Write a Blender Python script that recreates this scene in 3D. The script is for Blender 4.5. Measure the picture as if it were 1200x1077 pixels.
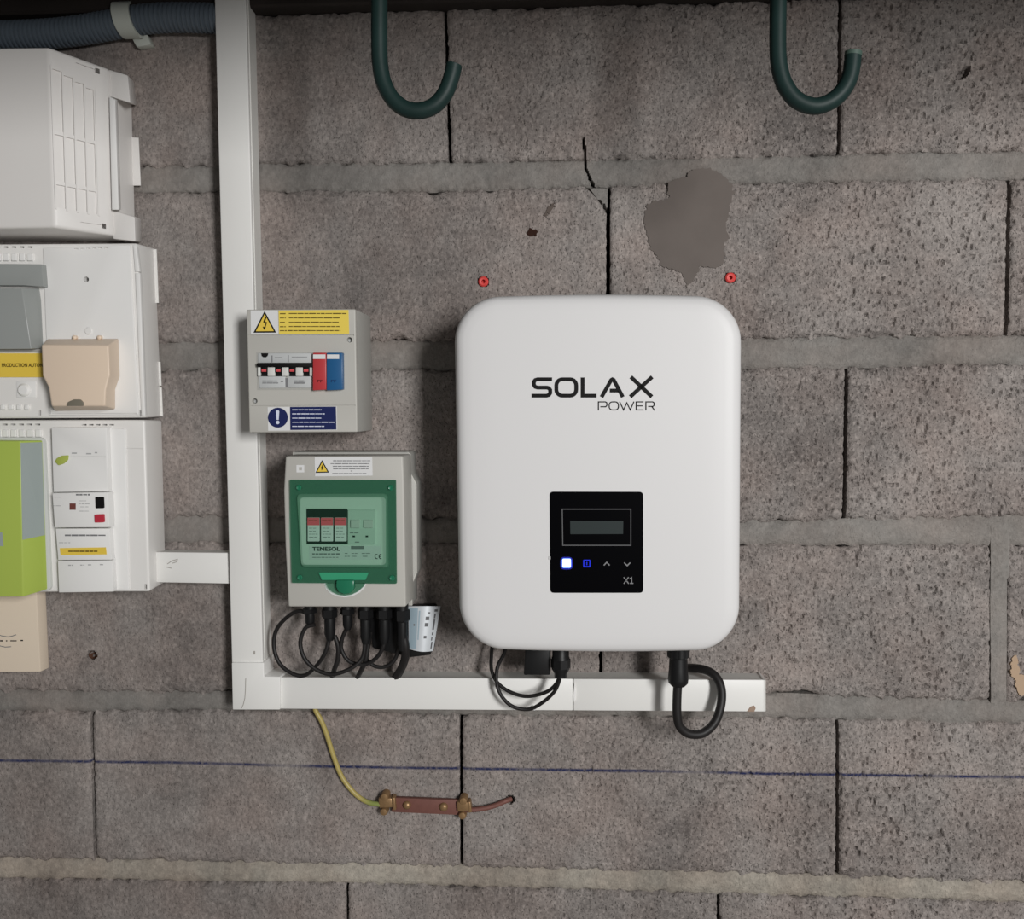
import bpy, bmesh, math, random
from mathutils import Vector, Matrix, noise

for o in list(bpy.data.objects):
    bpy.data.objects.remove(o, do_unlink=True)
scene = bpy.context.scene
C = scene.collection
rnd = random.Random(7)

# ------------------------------------------------------------------ camera
W, H, F = 1200.0, 1077.0, 1106.0
CAM = Vector((0.0, -1.25, 1.5))
YAW, PITCH, ROLL = math.radians(3.1), math.radians(3.2), math.radians(0.25)
fwd = Vector((-math.sin(YAW) * math.cos(PITCH), math.cos(YAW) * math.cos(PITCH), -math.sin(PITCH)))
r0 = fwd.cross(Vector((0, 0, 1))).normalized()
u0 = r0.cross(fwd).normalized()
right = r0 * math.cos(ROLL) - u0 * math.sin(ROLL)
up = u0 * math.cos(ROLL) + r0 * math.sin(ROLL)
cd = bpy.data.cameras.new('camera')
cd.sensor_fit = 'HORIZONTAL'; cd.sensor_width = 36.0; cd.lens = 36.0 * F / W
cd.clip_start = 0.01
cam = bpy.data.objects.new('camera', cd); C.objects.link(cam)
m3 = Matrix((right, up, -fwd)).transposed()
cam.matrix_world = Matrix.Translation(CAM) @ m3.to_4x4()
scene.camera = cam

# ------------------------------------------------------------------ light
world = bpy.data.worlds.new('world'); scene.world = world; world.use_nodes = True
bg = world.node_tree.nodes['Background']
bg.inputs[0].default_value = (1.0, 0.99, 0.98, 1); bg.inputs[1].default_value = 0.13
def area(name, loc, target, sx, sy, energy, col):
    l = bpy.data.lights.new(name, 'AREA'); l.shape = 'RECTANGLE'; l.size = sx; l.size_y = sy
    l.energy = energy; l.color = col
    o = bpy.data.objects.new(name, l); C.objects.link(o)
    o.location = loc
    o.rotation_euler = (Vector(target) - Vector(loc)).to_track_quat('-Z', 'Y').to_euler()
    return o
area('garage_lamp_offscreen', (1.50, -3.10, 1.88), (0.0, 0, 1.10), 0.50, 1.0, 101, (1.0, 0.995, 0.985))
vs = scene.view_settings
vs.view_transform = 'Standard'; vs.look = 'None'; vs.exposure = 0.0; vs.gamma = 1.0
vs.use_curve_mapping = False

# ------------------------------------------------------------------ pixel -> place
def P(px, py, d=0.0):
    """the point at distance d in front of the wall plane that the photo shows at px, py"""
    v = fwd + right * ((px - W / 2) / F) + up * ((H / 2 - py) / F)
    return CAM + v * ((-d - CAM.y) / v.y)

# ------------------------------------------------------------------ materials
def lin(c):
    c /= 255.0
    return c / 12.92 if c <= 0.04045 else ((c + 0.055) / 1.055) ** 2.4
def rgb(r, g, b, k=1.0):
    return (min(1, lin(r) * k), min(1, lin(g) * k), min(1, lin(b) * k), 1)
MATS = {}
def mat(name, col, rough=0.5, metal=0.0, spec=0.4, grain=0.0, gscale=300.0, mottle=0.0, mscale=30.0, emit=None, estr=0.0):
    m = bpy.data.materials.new(name); m.use_nodes = True
    nt = m.node_tree; b = nt.nodes['Principled BSDF']
    b.inputs['Base Color'].default_value = col
    b.inputs['Roughness'].default_value = rough
    b.inputs['Metallic'].default_value = metal
    b.inputs['Specular IOR Level'].default_value = spec
    geo = nt.nodes.new('ShaderNodeNewGeometry')
    if grain:
        n = nt.nodes.new('ShaderNodeTexNoise'); n.inputs['Scale'].default_value = gscale; n.inputs['Detail'].default_value = 3
        nt.links.new(geo.outputs['Position'], n.inputs['Vector'])
        bp = nt.nodes.new('ShaderNodeBump'); bp.inputs['Strength'].default_value = grain; bp.inputs['Distance'].default_value = 0.001
        nt.links.new(n.outputs['Fac'], bp.inputs['Height']); nt.links.new(bp.outputs['Normal'], b.inputs['Normal'])
    if mottle:
        n = nt.nodes.new('ShaderNodeTexNoise'); n.inputs['Scale'].default_value = mscale; n.inputs['Detail'].default_value = 5
        nt.links.new(geo.outputs['Position'], n.inputs['Vector'])
        mx = nt.nodes.new('ShaderNodeMix'); mx.data_type = 'RGBA'
        mx.inputs[6].default_value = tuple(c * (1 - mottle) for c in col[:3]) + (1,)
        mx.inputs[7].default_value = tuple(min(1, c * (1 + mottle)) for c in col[:3]) + (1,)
        nt.links.new(n.outputs['Fac'], mx.inputs[0]); nt.links.new(mx.outputs[2], b.inputs['Base Color'])
    if emit:
        b.inputs['Emission Color'].default_value = emit; b.inputs['Emission Strength'].default_value = estr
    MATS[name] = m
    return m
K = 1.15
M_shell = mat('inverter_white', rgb(201, 200, 200, K), 0.45, grain=0.06, gscale=1500)
M_pvc = mat('trunking_white', rgb(212, 211, 208, K), 0.42, mottle=0.03, mscale=12)
M_pvcside = mat('trunking_base', rgb(200, 199, 195, K), 0.5)
M_white = mat('panel_white', rgb(212, 210, 207, K), 0.40, mottle=0.02, mscale=15)
M_white2 = mat('cover_white', rgb(216, 215, 213, K), 0.40)
M_ivory = mat('housing_white', rgb(205, 202, 199, K), 0.42, mottle=0.02, mscale=10)
M_rim = mat('rim_grey', rgb(190, 192, 188, K), 0.4)
M_grey = mat('enclosure_grey', rgb(172, 170, 164, K), 0.5, grain=0.04, gscale=1200)
M_grey2 = mat('enclosure_base_grey', rgb(158, 157, 152, K), 0.5)
M_door = mat('door_grey', rgb(138, 141, 139, K), 0.3)
M_slate = mat('slate_film', rgb(143, 152, 150, K), 0.35)
M_green = mat('leaf_green', rgb(156, 174, 78, K), 0.4)
M_beige = mat('beige_plastic', rgb(210, 191, 171, K), 0.45)
M_beige2 = mat('beige_box', rgb(200, 186, 168, K), 0.45)
M_lens = mat('grey_lens', rgb(120, 115, 102), 0.25)
M_yellow = mat('label_yellow', rgb(214, 184, 72, K), 0.45)
M_yellow2 = mat('label_yellow_pale', rgb(216, 192, 82, K), 0.5)
M_sticker = mat('label_white', rgb(205, 205, 205, K), 0.4)
M_navy = mat('label_navy', rgb(24, 34, 84), 0.4)
M_ink = mat('ink_black', rgb(18, 17, 17), 0.6, spec=0.15)
M_inkl = mat('ink_pale', rgb(168, 168, 168), 0.5)
M_slot = mat('slot_grey', rgb(187, 184, 179, K), 0.6)
M_inkg = mat('ink_grey', rgb(120, 120, 122), 0.5)
M_inky = mat('ink_brown', rgb(92, 74, 22), 0.5)
M_inkw = mat('ink_white', rgb(200, 205, 220, K), 0.5)
M_black = mat('black_plastic', rgb(20, 20, 21), 0.45, spec=0.3)
M_rubber = mat('black_cable', rgb(29, 27, 27), 0.5, spec=0.3)
M_hole = mat('hole_dark', rgb(20, 17, 16), 0.9, spec=0.1)
M_rust = mat('rust_hole', rgb(52, 34, 28), 0.9, spec=0.1, mottle=0.4, mscale=300)
M_modgrey = mat('breaker_grey', rgb(176, 178, 178, K), 0.45)
M_modwhite = mat('toggle_white', rgb(196, 196, 192, K), 0.45)
M_red = mat('module_red', rgb(180, 58, 62), 0.35)
M_redd = mat('toggle_red', rgb(190, 72, 76, K), 0.4)
M_blue = mat('module_blue', rgb(34, 88, 134), 0.35)
M_redbtn = mat('button_red', rgb(186, 50, 66), 0.35)
M_dc = mat('fuse_white', rgb(224, 220, 222, K), 0.4)
M_dcred = mat('fuse_red', rgb(238, 84, 100, 1.3), 0.4)
M_hookg = mat('hook_green', rgb(25, 43, 41, 1.0), 0.5, spec=0.22, grain=0.1, gscale=90, mottle=0.25, mscale=40)
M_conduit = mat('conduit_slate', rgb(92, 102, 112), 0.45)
M_clip = mat('clip_white', rgb(186, 190, 182, K), 0.45)
M_plug = mat('plug_red', rgb(200, 66, 62, K), 0.5)
M_wood = mat('dark_timber', rgb(44, 38, 35), 0.85, grain=0.6, gscale=60, mottle=0.3, mscale=20)
M_copper = mat('copper_bar', rgb(114, 75, 67, 1.0), 0.6, metal=0.15, mottle=0.15, mscale=120)
M_brass = mat('brass', rgb(148, 118, 84), 0.4, metal=0.5, mottle=0.2, mscale=200)
M_panel = mat('display_black', rgb(4, 4, 6), 0.3, spec=0.05)
M_line = mat('display_line', rgb(92, 92, 94), 0.5)
M_mark = mat('display_mark', rgb(124, 124, 126), 0.5)
M_led = mat('led_lit', rgb(120, 170, 255), 0.4, emit=(0.30, 0.50, 1.0, 1), estr=3.2)
M_ledring = mat('led_blue_halo', rgb(24, 34, 150), 0.35)  # flat blue standing for the glow round the lit lamp
M_led2 = mat('led_blue_dim', rgb(10, 14, 90), 0.3, emit=(0.01, 0.03, 0.8, 1), estr=0.75)
M_foil = mat('foil_tag', rgb(188, 192, 196, K), 0.32, metal=0.2, mottle=0.06, mscale=60)
M_foilb = mat('foil_tag_blue', rgb(148, 166, 176, K), 0.35, metal=0.2)
M_spark = mat('worn_tip', rgb(64, 82, 74), 0.6)
M_tanfoam = mat('tan_foam', rgb(170, 146, 122), 0.8, grain=0.5, gscale=200)
M_scar = mat('trunking_scar', rgb(150, 146, 140, K), 0.7)

M_lcd = mat('lcd', rgb(46, 53, 53), 0.35, spec=0.2)

# tinted see-through door
def make_glass():
    m = bpy.data.materials.new('green_glass'); m.use_nodes = True; nt = m.node_tree
    nt.nodes.clear()
    out = nt.nodes.new('ShaderNodeOutputMaterial')
    tr = nt.nodes.new('ShaderNodeBsdfTransparent'); tr.inputs[0].default_value = (0.54, 0.70, 0.62, 1)
    pr = nt.nodes.new('ShaderNodeBsdfPrincipled'); pr.inputs['Base Color'].default_value = rgb(74, 128, 104); pr.inputs['Roughness'].default_value = 0.15
    mx = nt.nodes.new('ShaderNodeMixShader'); mx.inputs[0].default_value = 0.30
    nt.links.new(tr.outputs[0], mx.inputs[1]); nt.links.new(pr.outputs[0], mx.inputs[2]); nt.links.new(mx.outputs[0], out.inputs[0])
    return m
M_glass = make_glass()
def make_glass2():
    m = M_glass.copy(); m.name = 'green_glass_clear'
    for n in m.node_tree.nodes:
        if n.type == 'BSDF_TRANSPARENT': n.inputs[0].default_value = (0.60, 0.75, 0.67, 1)
        if n.type == 'MIX_SHADER': n.inputs[0].default_value = 0.10
    return m
M_glass2 = make_glass2()
M_greenp = mat('green_handle', rgb(30, 104, 76, K), 0.25)

# concrete block, with the chalk line snapped across the lower courses
LA, LB = P(0, 891, 0), P(1200, 911, 0)
def make_block(name, c_lo, c_hi, pit, line=True, tint=0.08):
    m = bpy.data.materials.new(name); m.use_nodes = True; nt = m.node_tree; N = nt.nodes; L = nt.links
    b = N['Principled BSDF']; b.inputs['Roughness'].default_value = 0.92; b.inputs['Specular IOR Level'].default_value = 0.15
    geo = N.new('ShaderNodeNewGeometry'); pos = geo.outputs['Position']
    def nz(s, det=4, rough=0.55, dim=None):
        n = N.new('ShaderNodeTexNoise'); n.inputs['Scale'].default_value = s; n.inputs['Detail'].default_value = det
        n.inputs['Roughness'].default_value = rough; L.new(pos, n.inputs['Vector']); return n.outputs['Fac']
    def ma(op, a, bb=None, cc=None, clamp=False):
        n = N.new('ShaderNodeMath'); n.operation = op; n.use_clamp = clamp
        for i, v in enumerate((a, bb, cc)):
            if v is None: continue
            if isinstance(v, (int, float)): n.inputs[i].default_value = v
            else: L.new(v, n.inputs[i])
        return n.outputs[0]
    def mr(v, a, bb, c=0.0, d=1.0):
        n = N.new('ShaderNodeMapRange'); n.inputs[1].default_value = a; n.inputs[2].default_value = bb
        n.inputs[3].default_value = c; n.inputs[4].default_value = d; L.new(v, n.inputs[0]); return n.outputs[0]
    def mix(f, A, B, mode='MIX'):
        n = N.new('ShaderNodeMix'); n.data_type = 'RGBA'; n.blend_type = mode
        if isinstance(f, (int, float)): n.inputs[0].default_value = f
        else: L.new(f, n.inputs[0])
        for i, v in ((6, A), (7, B)):
            if isinstance(v, tuple): n.inputs[i].default_value = v
            else: L.new(v, n.inputs[i])
        return n.outputs[2]
    big = nz(5, 5, 0.6); mid = nz(38, 4, 0.65); fine = nz(190, 3, 0.6); grit = nz(520, 2, 0.6)
    f = ma('ADD', ma('MULTIPLY', big, 0.55), ma('ADD', ma('MULTIPLY', mid, 0.30), ma('MULTIPLY', fine, 0.25)))
    col = mix(mr(f, 0.40, 0.70), c_lo, c_hi)
    warm = mix(mr(nz(9, 3), 0.40, 0.66), (0.985, 1.0, 1.01, 1), (1.035, 0.985, 0.97, 1))
    col = mix(1.0, col, warm, 'MULTIPLY')
    oi = N.new('ShaderNodeObjectInfo')
    tv = mr(oi.outputs['Random'], 0, 1, 1 - tint, 1 + tint)
    cb = N.new('ShaderNodeCombineColor'); [L.new(tv, cb.inputs[i]) for i in range(3)]
    col = mix(1.0, col, cb.outputs[0], 'MULTIPLY')
    sx = N.new('ShaderNodeSeparateXYZ'); L.new(pos, sx.inputs[0])
    # open pores, more of them on the coarser blocks
    coarse = mr(ma('ADD', mr(sx.outputs[0], -0.55, 0.35), ma('MULTIPLY', ma('SUBTRACT', big, 0.5), 1.2)), 0.1, 0.9, 0.3, 1.0)
    mp = N.new('ShaderNodeMapping'); mp.inputs['Scale'].default_value = (1.0, 1.0, 0.62); mp.inputs['Rotation'].default_value = (0, 0.45, 0); L.new(pos, mp.inputs['Vector'])
    def pn(sc, det):
        n = N.new('ShaderNodeTexNoise'); n.inputs['Scale'].default_value = sc; n.inputs['Detail'].default_value = det; n.inputs['Roughness'].default_value = 0.5
        L.new(mp.outputs[0], n.inputs['Vector']); return n.outputs['Fac']
    g1 = pn(250, 2)
    hole = ma('MULTIPLY', ma('MULTIPLY', mr(pn(430, 1), 0.38, 0.27), coarse), pit, clamp=True)
    ridg = ma('MULTIPLY', mr(fine, 0.55, 0.70), ma('MULTIPLY', coarse, 0.45 * min(1, pit)))
    gv = mr(ma('ADD', ma('MULTIPLY', g1, 0.6), ma('MULTIPLY', grit, 0.4)), 0.30, 0.70, 1 - 0.30 * min(1, pit + .2), 1 + 0.30 * min(1, pit + .2))
    cg = N.new('ShaderNodeCombineColor'); [L.new(gv, cg.inputs[i]) for i in range(3)]
    col = mix(1.0, col, cg.outputs[0], 'MULTIPLY')
    col = mix(ridg, col, tuple(min(1, v * 1.3) for v in c_hi[:3]) + (1,))
    if line:
        zl = ma('MULTIPLY_ADD', sx.outputs[0], (LB.z - LA.z) / (LB.x - LA.x), LA.z - LA.x * (LB.z - LA.z) / (LB.x - LA.x))
        wv = N.new('ShaderNodeTexNoise'); wv.inputs['Scale'].default_value = 2.2; wv.inputs['Detail'].default_value = 1; L.new(pos, wv.inputs['Vector'])
        dist = ma('ABSOLUTE', ma('ADD', ma('SUBTRACT', sx.outputs[2], zl), ma('MULTIPLY', ma('SUBTRACT', wv.outputs['Fac'], 0.5), 0.008)))
        lm = ma('MULTIPLY', mr(dist, 0.0008, 0.0030, 1, 0), ma('MULTIPLY', mr(nz(9, 3), 0.36, 0.52, 0.25, 1.0), mr(fine, 0.30, 0.52, 0.40, 1.0)))
        col = mix(ma('MULTIPLY', lm, 0.97), col, rgb(30, 38, 76))
    L.new(col, b.inputs['Base Color'])
    hgt = ma('ADD', ma('MULTIPLY', fine, ma('MULTIPLY', coarse, 0.9)), ma('ADD', ma('MULTIPLY', grit, 0.22), ma('MULTIPLY', hole, -1.3)))
    bp = N.new('ShaderNodeBump'); bp.inputs['Strength'].default_value = 0.8; bp.inputs['Distance'].default_value = 0.0026
    L.new(hgt, bp.inputs['Height']); L.new(bp.outputs['Normal'], b.inputs['Normal'])
    MATS[name] = m
    return m
M_block = make_block('concrete_block', rgb(100, 94, 91), rgb(153, 145, 140), 1.0)
M_mortar = make_block('mortar', rgb(108, 104, 100), rgb(142, 137, 132), 0.15, line=False, tint=0.06)
M_mortarl = make_block('mortar_pale', rgb(114, 108, 101), rgb(170, 162, 150), 0.22, line=False, tint=0.06)
M_filler = mat('filler', rgb(103, 95, 90), 0.85, grain=0.25, gscale=70, mottle=0.16, mscale=22)
M_core = mat('wall_core', rgb(112, 105, 100), 0.95)

# ------------------------------------------------------------------ builders
WPOS = {}
def build(name, verts, faces, m, parent=None, smooth=None, center=None, bevel=0.0, seg=2, bang=25):
    bm = bmesh.new()
    vs_ = [bm.verts.new(v) for v in verts]
    for f in faces:
        try: bm.faces.new([vs_[i] for i in f])
        except ValueError: pass
    bmesh.ops.recalc_face_normals(bm, faces=bm.faces)
    if bevel:
        es = [e for e in bm.edges if len(e.link_faces) == 2 and e.calc_face_angle(0) > math.radians(bang)]
        bmesh.ops.bevel(bm, geom=es, offset=bevel, segments=seg, affect='EDGES', clamp_overlap=True, profile=0.5)
    return from_bm(name, bm, m, parent, smooth if smooth is not None else (bevel > 0 and seg > 1), center)
def from_bm(name, bm, m, parent=None, smooth=False, center=None):
    xs = [v.co for v in bm.verts]
    if center is None:
        lo = Vector([min(v[i] for v in xs) for i in range(3)]); hi = Vector([max(v[i] for v in xs) for i in range(3)])
        center = (lo + hi) / 2
    for v in bm.verts: v.co -= center
    me = bpy.data.meshes.new(name); bm.to_mesh(me); bm.free()
    me.materials.append(m)
    if smooth:
        me.shade_smooth(); me.set_sharp_from_angle(angle=math.radians(40))
    return place(name, me, parent, center)
def place(name, data, parent, center):
    o = bpy.data.objects.new(name, data); C.objects.link(o)
    if parent is not None:
        o.parent = parent; o.location = center - WPOS[parent.name]
    else:
        o.location = center
    WPOS[o.name] = Vector(center)
    return o
def tag(o, label, cat, group=None):
    o['label'] = label; o['category'] = cat
    if group: o['group'] = group
    return o
def struct(o):
    o['kind'] = 'structure'; return o
def thing(name, label, cat, loc, group=None):
    o = place(name, None, None, Vector(loc)); o.empty_display_size = 0.02
    return tag(o, label, cat, group)

def loft(name, rings, m, parent=None, cap0=True, cap1=True, **kw):
    n = len(rings[0]); verts = [p for r in rings for p in r]; faces = []
    for k in range(len(rings) - 1):
        for i in range(n):
            j = (i + 1) % n
            faces.append((k * n + i, k * n + j, (k + 1) * n + j, (k + 1) * n + i))
    if cap0: faces.append(tuple(range(n)))
    if cap1: faces.append(tuple(range((len(rings) - 1) * n, len(rings) * n)))
    return build(name, verts, faces, m, parent, **kw)
def straight(pts, d):
    return [Vector((p.x, -d, p.z)) for p in pts]
def prism(name, poly, d0, d1, m, parent=None, back=None, **kw):
    """slab whose front face at distance d1 is seen at poly; its back is straight behind, or at `back`"""
    fr = [P(x, y, d1) for x, y in poly]
    bk = straight(fr, d0) if back is None else [P(x, y, d0) for x, y in back]
    return loft(name, [bk, fr], m, parent, **kw)
def rect(x0, y0, x1, y1): return [(x0, y0), (x1, y0), (x1, y1), (x0, y1)]
def rrect(x0, y0, x1, y1, r, n=6):
    pts = []
    for cx, cy, a0 in ((x1 - r, y0 + r, -90), (x1 - r, y1 - r, 0), (x0 + r, y1 - r, 90), (x0 + r, y0 + r, 180)):
        for k in range(n + 1):
            a = math.radians(a0 + 90 * k / n); pts.append((cx + r * math.cos(a), cy + r * math.sin(a)))
    return pts
def rquad(q, r, n=5):
    """a quad with rounded corners"""
    pts = []
    for i in range(4):
        a, b, c = Vector(q[i - 1]), Vector(q[i]), Vector(q[(i + 1) % 4])
        p0 = b + (a - b).normalized() * r; p1 = b + (c - b).normalized() * r
        for k in range(n + 1):
            t = k / n; p = p0 * (1 - t) ** 2 + b * 2 * t * (1 - t) + p1 * t * t; pts.append((p.x, p.y))
    return pts
def circ(cx, cy, r, n=20, ry=None):
    ry = r if ry is None else ry
    return [(cx + r * math.cos(2 * math.pi * k / n), cy + ry * math.sin(2 * math.pi * k / n)) for k in range(n)]
def smooth_path(pts, sub=8):
    pts = [Vector(p) for p in pts]; out = []
    for i in range(len(pts) - 1):
        p0 = pts[max(i - 1, 0)]; p1 = pts[i]; p2 = pts[i + 1]; p3 = pts[min(i + 2, len(pts) - 1)]
        for k in range(sub):
            t = k / sub
            out.append(0.5 * ((2 * p1) + (p2 - p0) * t + (2 * p0 - 5 * p1 + 4 * p2 - p3) * t * t + (3 * p1 - p0 - 3 * p2 + p3) * t ** 3))
    out.append(pts[-1]); return out
def tube(name, pts, r, m, parent=None, n=12, sub=8, sm=True, rfn=None, center=None):
    path = smooth_path(pts, sub) if sm else [Vector(p) for p in pts]
    rings = []; ref = None
    for i, p in enumerate(path):
        t = (path[min(i + 1, len(path) - 1)] - path[max(i - 1, 0)]).normalized()
        if ref is None:
            ref = t.orthogonal().normalized()
        ref = (ref - t * ref.dot(t)).normalized(); bi = t.cross(ref)
        rr = r if rfn is None else rfn(i, len(path))
        rings.append([p + (ref * math.cos(2 * math.pi * k / n) + bi * math.sin(2 * math.pi * k / n)) * rr for k in range(n)])
    return loft(name, rings, m, parent, smooth=True, center=center)
def ptube(name, pxs, r, m, parent=None, **kw):
    return tube(name, [P(*p) for p in pxs], r, m, parent, **kw)
def lathe_y(name, c, prof, m, parent=None, n=20):
    """turned about the axis straight out of the wall; prof = (radius, distance)"""
    rings = [[Vector((c.x + r * math.cos(2 * math.pi * k / n), -d, c.z + r * math.sin(2 * math.pi * k / n))) for k in range(n)] for r, d in prof]
    return loft(name, rings, m, parent, smooth=True)
def lathe_z(name, c, prof, m, parent=None, n=18, smooth=True):
    rings = [[Vector((c.x + r * math.cos(2 * math.pi * k / n), c.y + r * math.sin(2 * math.pi * k / n), c.z + z)) for k in range(n)] for r, z in prof]
    return loft(name, rings, m, parent, smooth=smooth)
def decal(name, poly, d, m, parent, th=0.0004):
    return prism(name, poly, d - 0.0002, d + th, m, parent)
def quads_mesh(name, polys, d, m, parent, th=0.0004):
    """several flat printed pieces as one mark"""
    verts = []; faces = []
    for poly in polys:
        n = len(poly); b = len(verts)
        verts += [P(x, y, d + th) for x, y in poly]
        faces.append(tuple(range(b, b + n)))
    return build(name, verts, faces, m, parent)
def strokes(name, lines, w, d, m, parent, th=0.0004):
    polys = []
    for ln, closed in lines:
        pts = [Vector(p) for p in ln]; n = len(pts); L_ = []; R_ = []
        for i in range(n):
            a = pts[i - 1] if (i > 0 or closed) else None; c = pts[(i + 1) % n] if (i < n - 1 or closed) else None
            b = pts[i]
            d1 = (b - a).normalized() if a is not None else (c - b).normalized()
            d2 = (c - b).normalized() if c is not None else d1
            n1 = Vector((-d1.y, d1.x)); n2 = Vector((-d2.y, d2.x)); mt = (n1 + n2)
            mt = mt.normalized() if mt.length > 1e-6 else n1
            k = w / 2 / max(0.45, mt.dot(n1))
            L_.append(b + mt * k); R_.append(b - mt * k)
        for i in range(n if closed else n - 1):
            j = (i + 1) % n
            polys.append([tuple(L_[i]), tuple(L_[j]), tuple(R_[j]), tuple(R_[i])])
    return quads_mesh(name, polys, d, m, parent, th)
def dashes(name, rows, h, d, m, parent, seed=1, wmin=2.2, wmax=6.0, gap=0.9):
    r = random.Random(seed); polys = []
    for x0, x1, y in rows:
        x = x0
        while x < x1 - 1:
            w = min(r.uniform(wmin, wmax), x1 - x); hh = h * r.uniform(0.8, 1.1)
            polys.append(rect(x, y - hh / 2, x + w, y + hh / 2)); x += w + gap
    o = quads_mesh(name, polys, d, m, parent)
    o['kind'] = 'stuff'
    return o
def ptext(name, s, x0, y0, x1, y1, d, m, parent, th=0.0004, bold=0.0):
    cu = bpy.data.curves.new('t', 'FONT'); cu.body = s; cu.resolution_u = 3; cu.offset = bold
    ob = bpy.data.objects.new('t', cu); C.objects.link(ob)
    dg = bpy.context.evaluated_depsgraph_get(); me = bpy.data.meshes.new_from_object(ob.evaluated_get(dg))
    vv = [v.co.copy() for v in me.vertices]; ff = [tuple(p.vertices) for p in me.polygons]
    bpy.data.objects.remove(ob, do_unlink=True); bpy.data.curves.remove(cu); bpy.data.meshes.remove(me)
    xa = min(v.x for v in vv); xb = max(v.x for v in vv); ya = min(v.y for v in vv); yb = max(v.y for v in vv)
    pts = [P(x0 + (v.x - xa) / (xb - xa) * (x1 - x0), y1 - (v.y - ya) / (yb - ya) * (y1 - y0), d + th) for v in vv]
    return build(name, pts, ff, m, parent)
def on_quad(name, q, u0, v0, u1, v1, th, m, parent, sink=0.0008, **kw):
    """a slab lying on the world quad q (tl, tr, br, bl)"""
    def s(u, v): return (q[0] * (1 - u) + q[1] * u) * (1 - v) + (q[3] * (1 - u) + q[2] * u) * v
    nrm = (q[1] - q[0]).cross(q[3] - q[0]).normalized()
    if nrm.y > 0: nrm = -nrm
    c = [s(u0, v0), s(u1, v0), s(u1, v1), s(u0, v1)]
    return loft(name, [[p - nrm * sink for p in c], [p + nrm * th for p in c]], m, parent, **kw)

def carve(o, cutters):
    """cut real recesses; each cutter is a pair of rings of points"""
    verts = []; faces = []
    for ra, rb in cutters:
        n = len(ra); b = len(verts); verts += ra + rb
        faces += [tuple(b + i for i in range(n)), tuple(b + n + i for i in range(n))]
        faces += [(b + i, b + (i + 1) % n, b + n + (i + 1) % n, b + n + i) for i in range(n)]
    bm = bmesh.new(); vv = [bm.verts.new(v) for v in verts]
    for f in faces: bm.faces.new([vv[i] for i in f])
    bmesh.ops.recalc_face_normals(bm, faces=bm.faces)
    cm = bpy.data.meshes.new('cutter'); bm.to_mesh(cm); bm.free()
    co = bpy.data.objects.new('cutter', cm); C.objects.link(co)
    tmp = bpy.data.objects.new('carved', o.data); C.objects.link(tmp); tmp.location = WPOS[o.name]
    md_b = tmp.modifiers.new('cut', 'BOOLEAN'); md_b.operation = 'DIFFERENCE'; md_b.solver = 'EXACT'; md_b.object = co
    bpy.context.view_layer.update()
    me = bpy.data.meshes.new_from_object(tmp.evaluated_get(bpy.context.evaluated_depsgraph_get()))
    if len(me.polygons) <= len(o.data.polygons): print('CARVE FAILED', o.name, len(me.polygons))
    me.shade_smooth(); me.set_sharp_from_angle(angle=math.radians(35))
    old = o.data; nm = old.name; o.data = me; bpy.data.objects.remove(tmp, do_unlink=True); bpy.data.objects.remove(co, do_unlink=True)
    bpy.data.meshes.remove(old); bpy.data.meshes.remove(cm); me.name = nm
    while len(me.materials) > 1: me.materials.pop()
    for p_ in me.polygons: p_.material_index = 0
def pcut(poly, d, depth):
    f_ = [P(x, y, d) for x, y in poly]
    return (straight(f_, d - depth), straight(f_, d + 0.004))
def ccut(px, py, d, r, depth, n=14):
    c = P(px, py, d); rg = [Vector((c.x + r * math.cos(2 * math.pi * k / n), -d, c.z + r * math.sin(2 * math.pi * k / n))) for k in range(n)]
    return (straight(rg, d - depth), straight(rg, d + 0.004))
def qcut(q, u0_, v0_, u1_, v1_, depth):
    def s_(u, v): return (q[0] * (1 - u) + q[1] * u) * (1 - v) + (q[3] * (1 - u) + q[2] * u) * v
    nrm = (q[1] - q[0]).cross(q[3] - q[0]).normalized()
    if nrm.y > 0: nrm = -nrm
    c = [s_(u0_, v0_), s_(u1_, v0_), s_(u1_, v1_), s_(u0_, v1_)]
    return ([p - nrm * depth for p in c], [p + nrm * 0.004 for p in c])

# ------------------------------------------------------------------ the wall
def poly_at(pl, t):
    """piecewise linear y over x for a polyline sorted in its first number"""
    if t <= pl[0][0]: return pl[0][1] + (t - pl[0][0]) * ((pl[1][1] - pl[0][1]) / (pl[1][0] - pl[0][0]))
    for (a, b), (c, e) in zip(pl, pl[1:]):
        if t <= c: return b + (e - b) * (t - a) / (c - a)
    (a, b), (c, e) = pl[-2], pl[-1]
    return e + (t - c) * (e - b) / (c - a)
# block edges in the photo: lower edge of the course above / upper edge of the course below each bed
beds = [
    ([(0, 200), (250, 194), (527, 191), (850, 185), (1200, 177)], [(0, 226), (250, 222), (527, 222), (700, 216), (850, 213), (1200, 207)]),
    ([(0, 408), (250, 402), (870, 398), (1200, 394)], [(0, 436), (250, 432), (870, 431), (1000, 429), (1200, 425)]),
    ([(0, 612), (250, 607), (870, 613), (1200, 606)], [(0, 638), (250, 635), (870, 637), (1200, 638)]),
    ([(0, 811), (250, 814), (540, 816), (870, 815), (1200, 825)], [(0, 833), (250, 832), (540, 838), (870, 841), (1200, 847)]),
    ([(0, 1009), (430, 1016), (860, 1026), (1200, 1037)], [(0, 1030), (430, 1036), (860, 1048), (1200, 1058)]),
    ([(0, 1212), (1200, 1250)], [(0, 1235), (1200, 1273)]),
]
TOP = [(0, 21), (300, 15), (700, 3), (1200, -12)]
BOT = [(0, 1425), (1200, 1473)]
rows = [(TOP, beds[0][0])] + [(beds[i][1], beds[i + 1][0]) for i in range(5)] + [(beds[5][1], BOT)]
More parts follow.
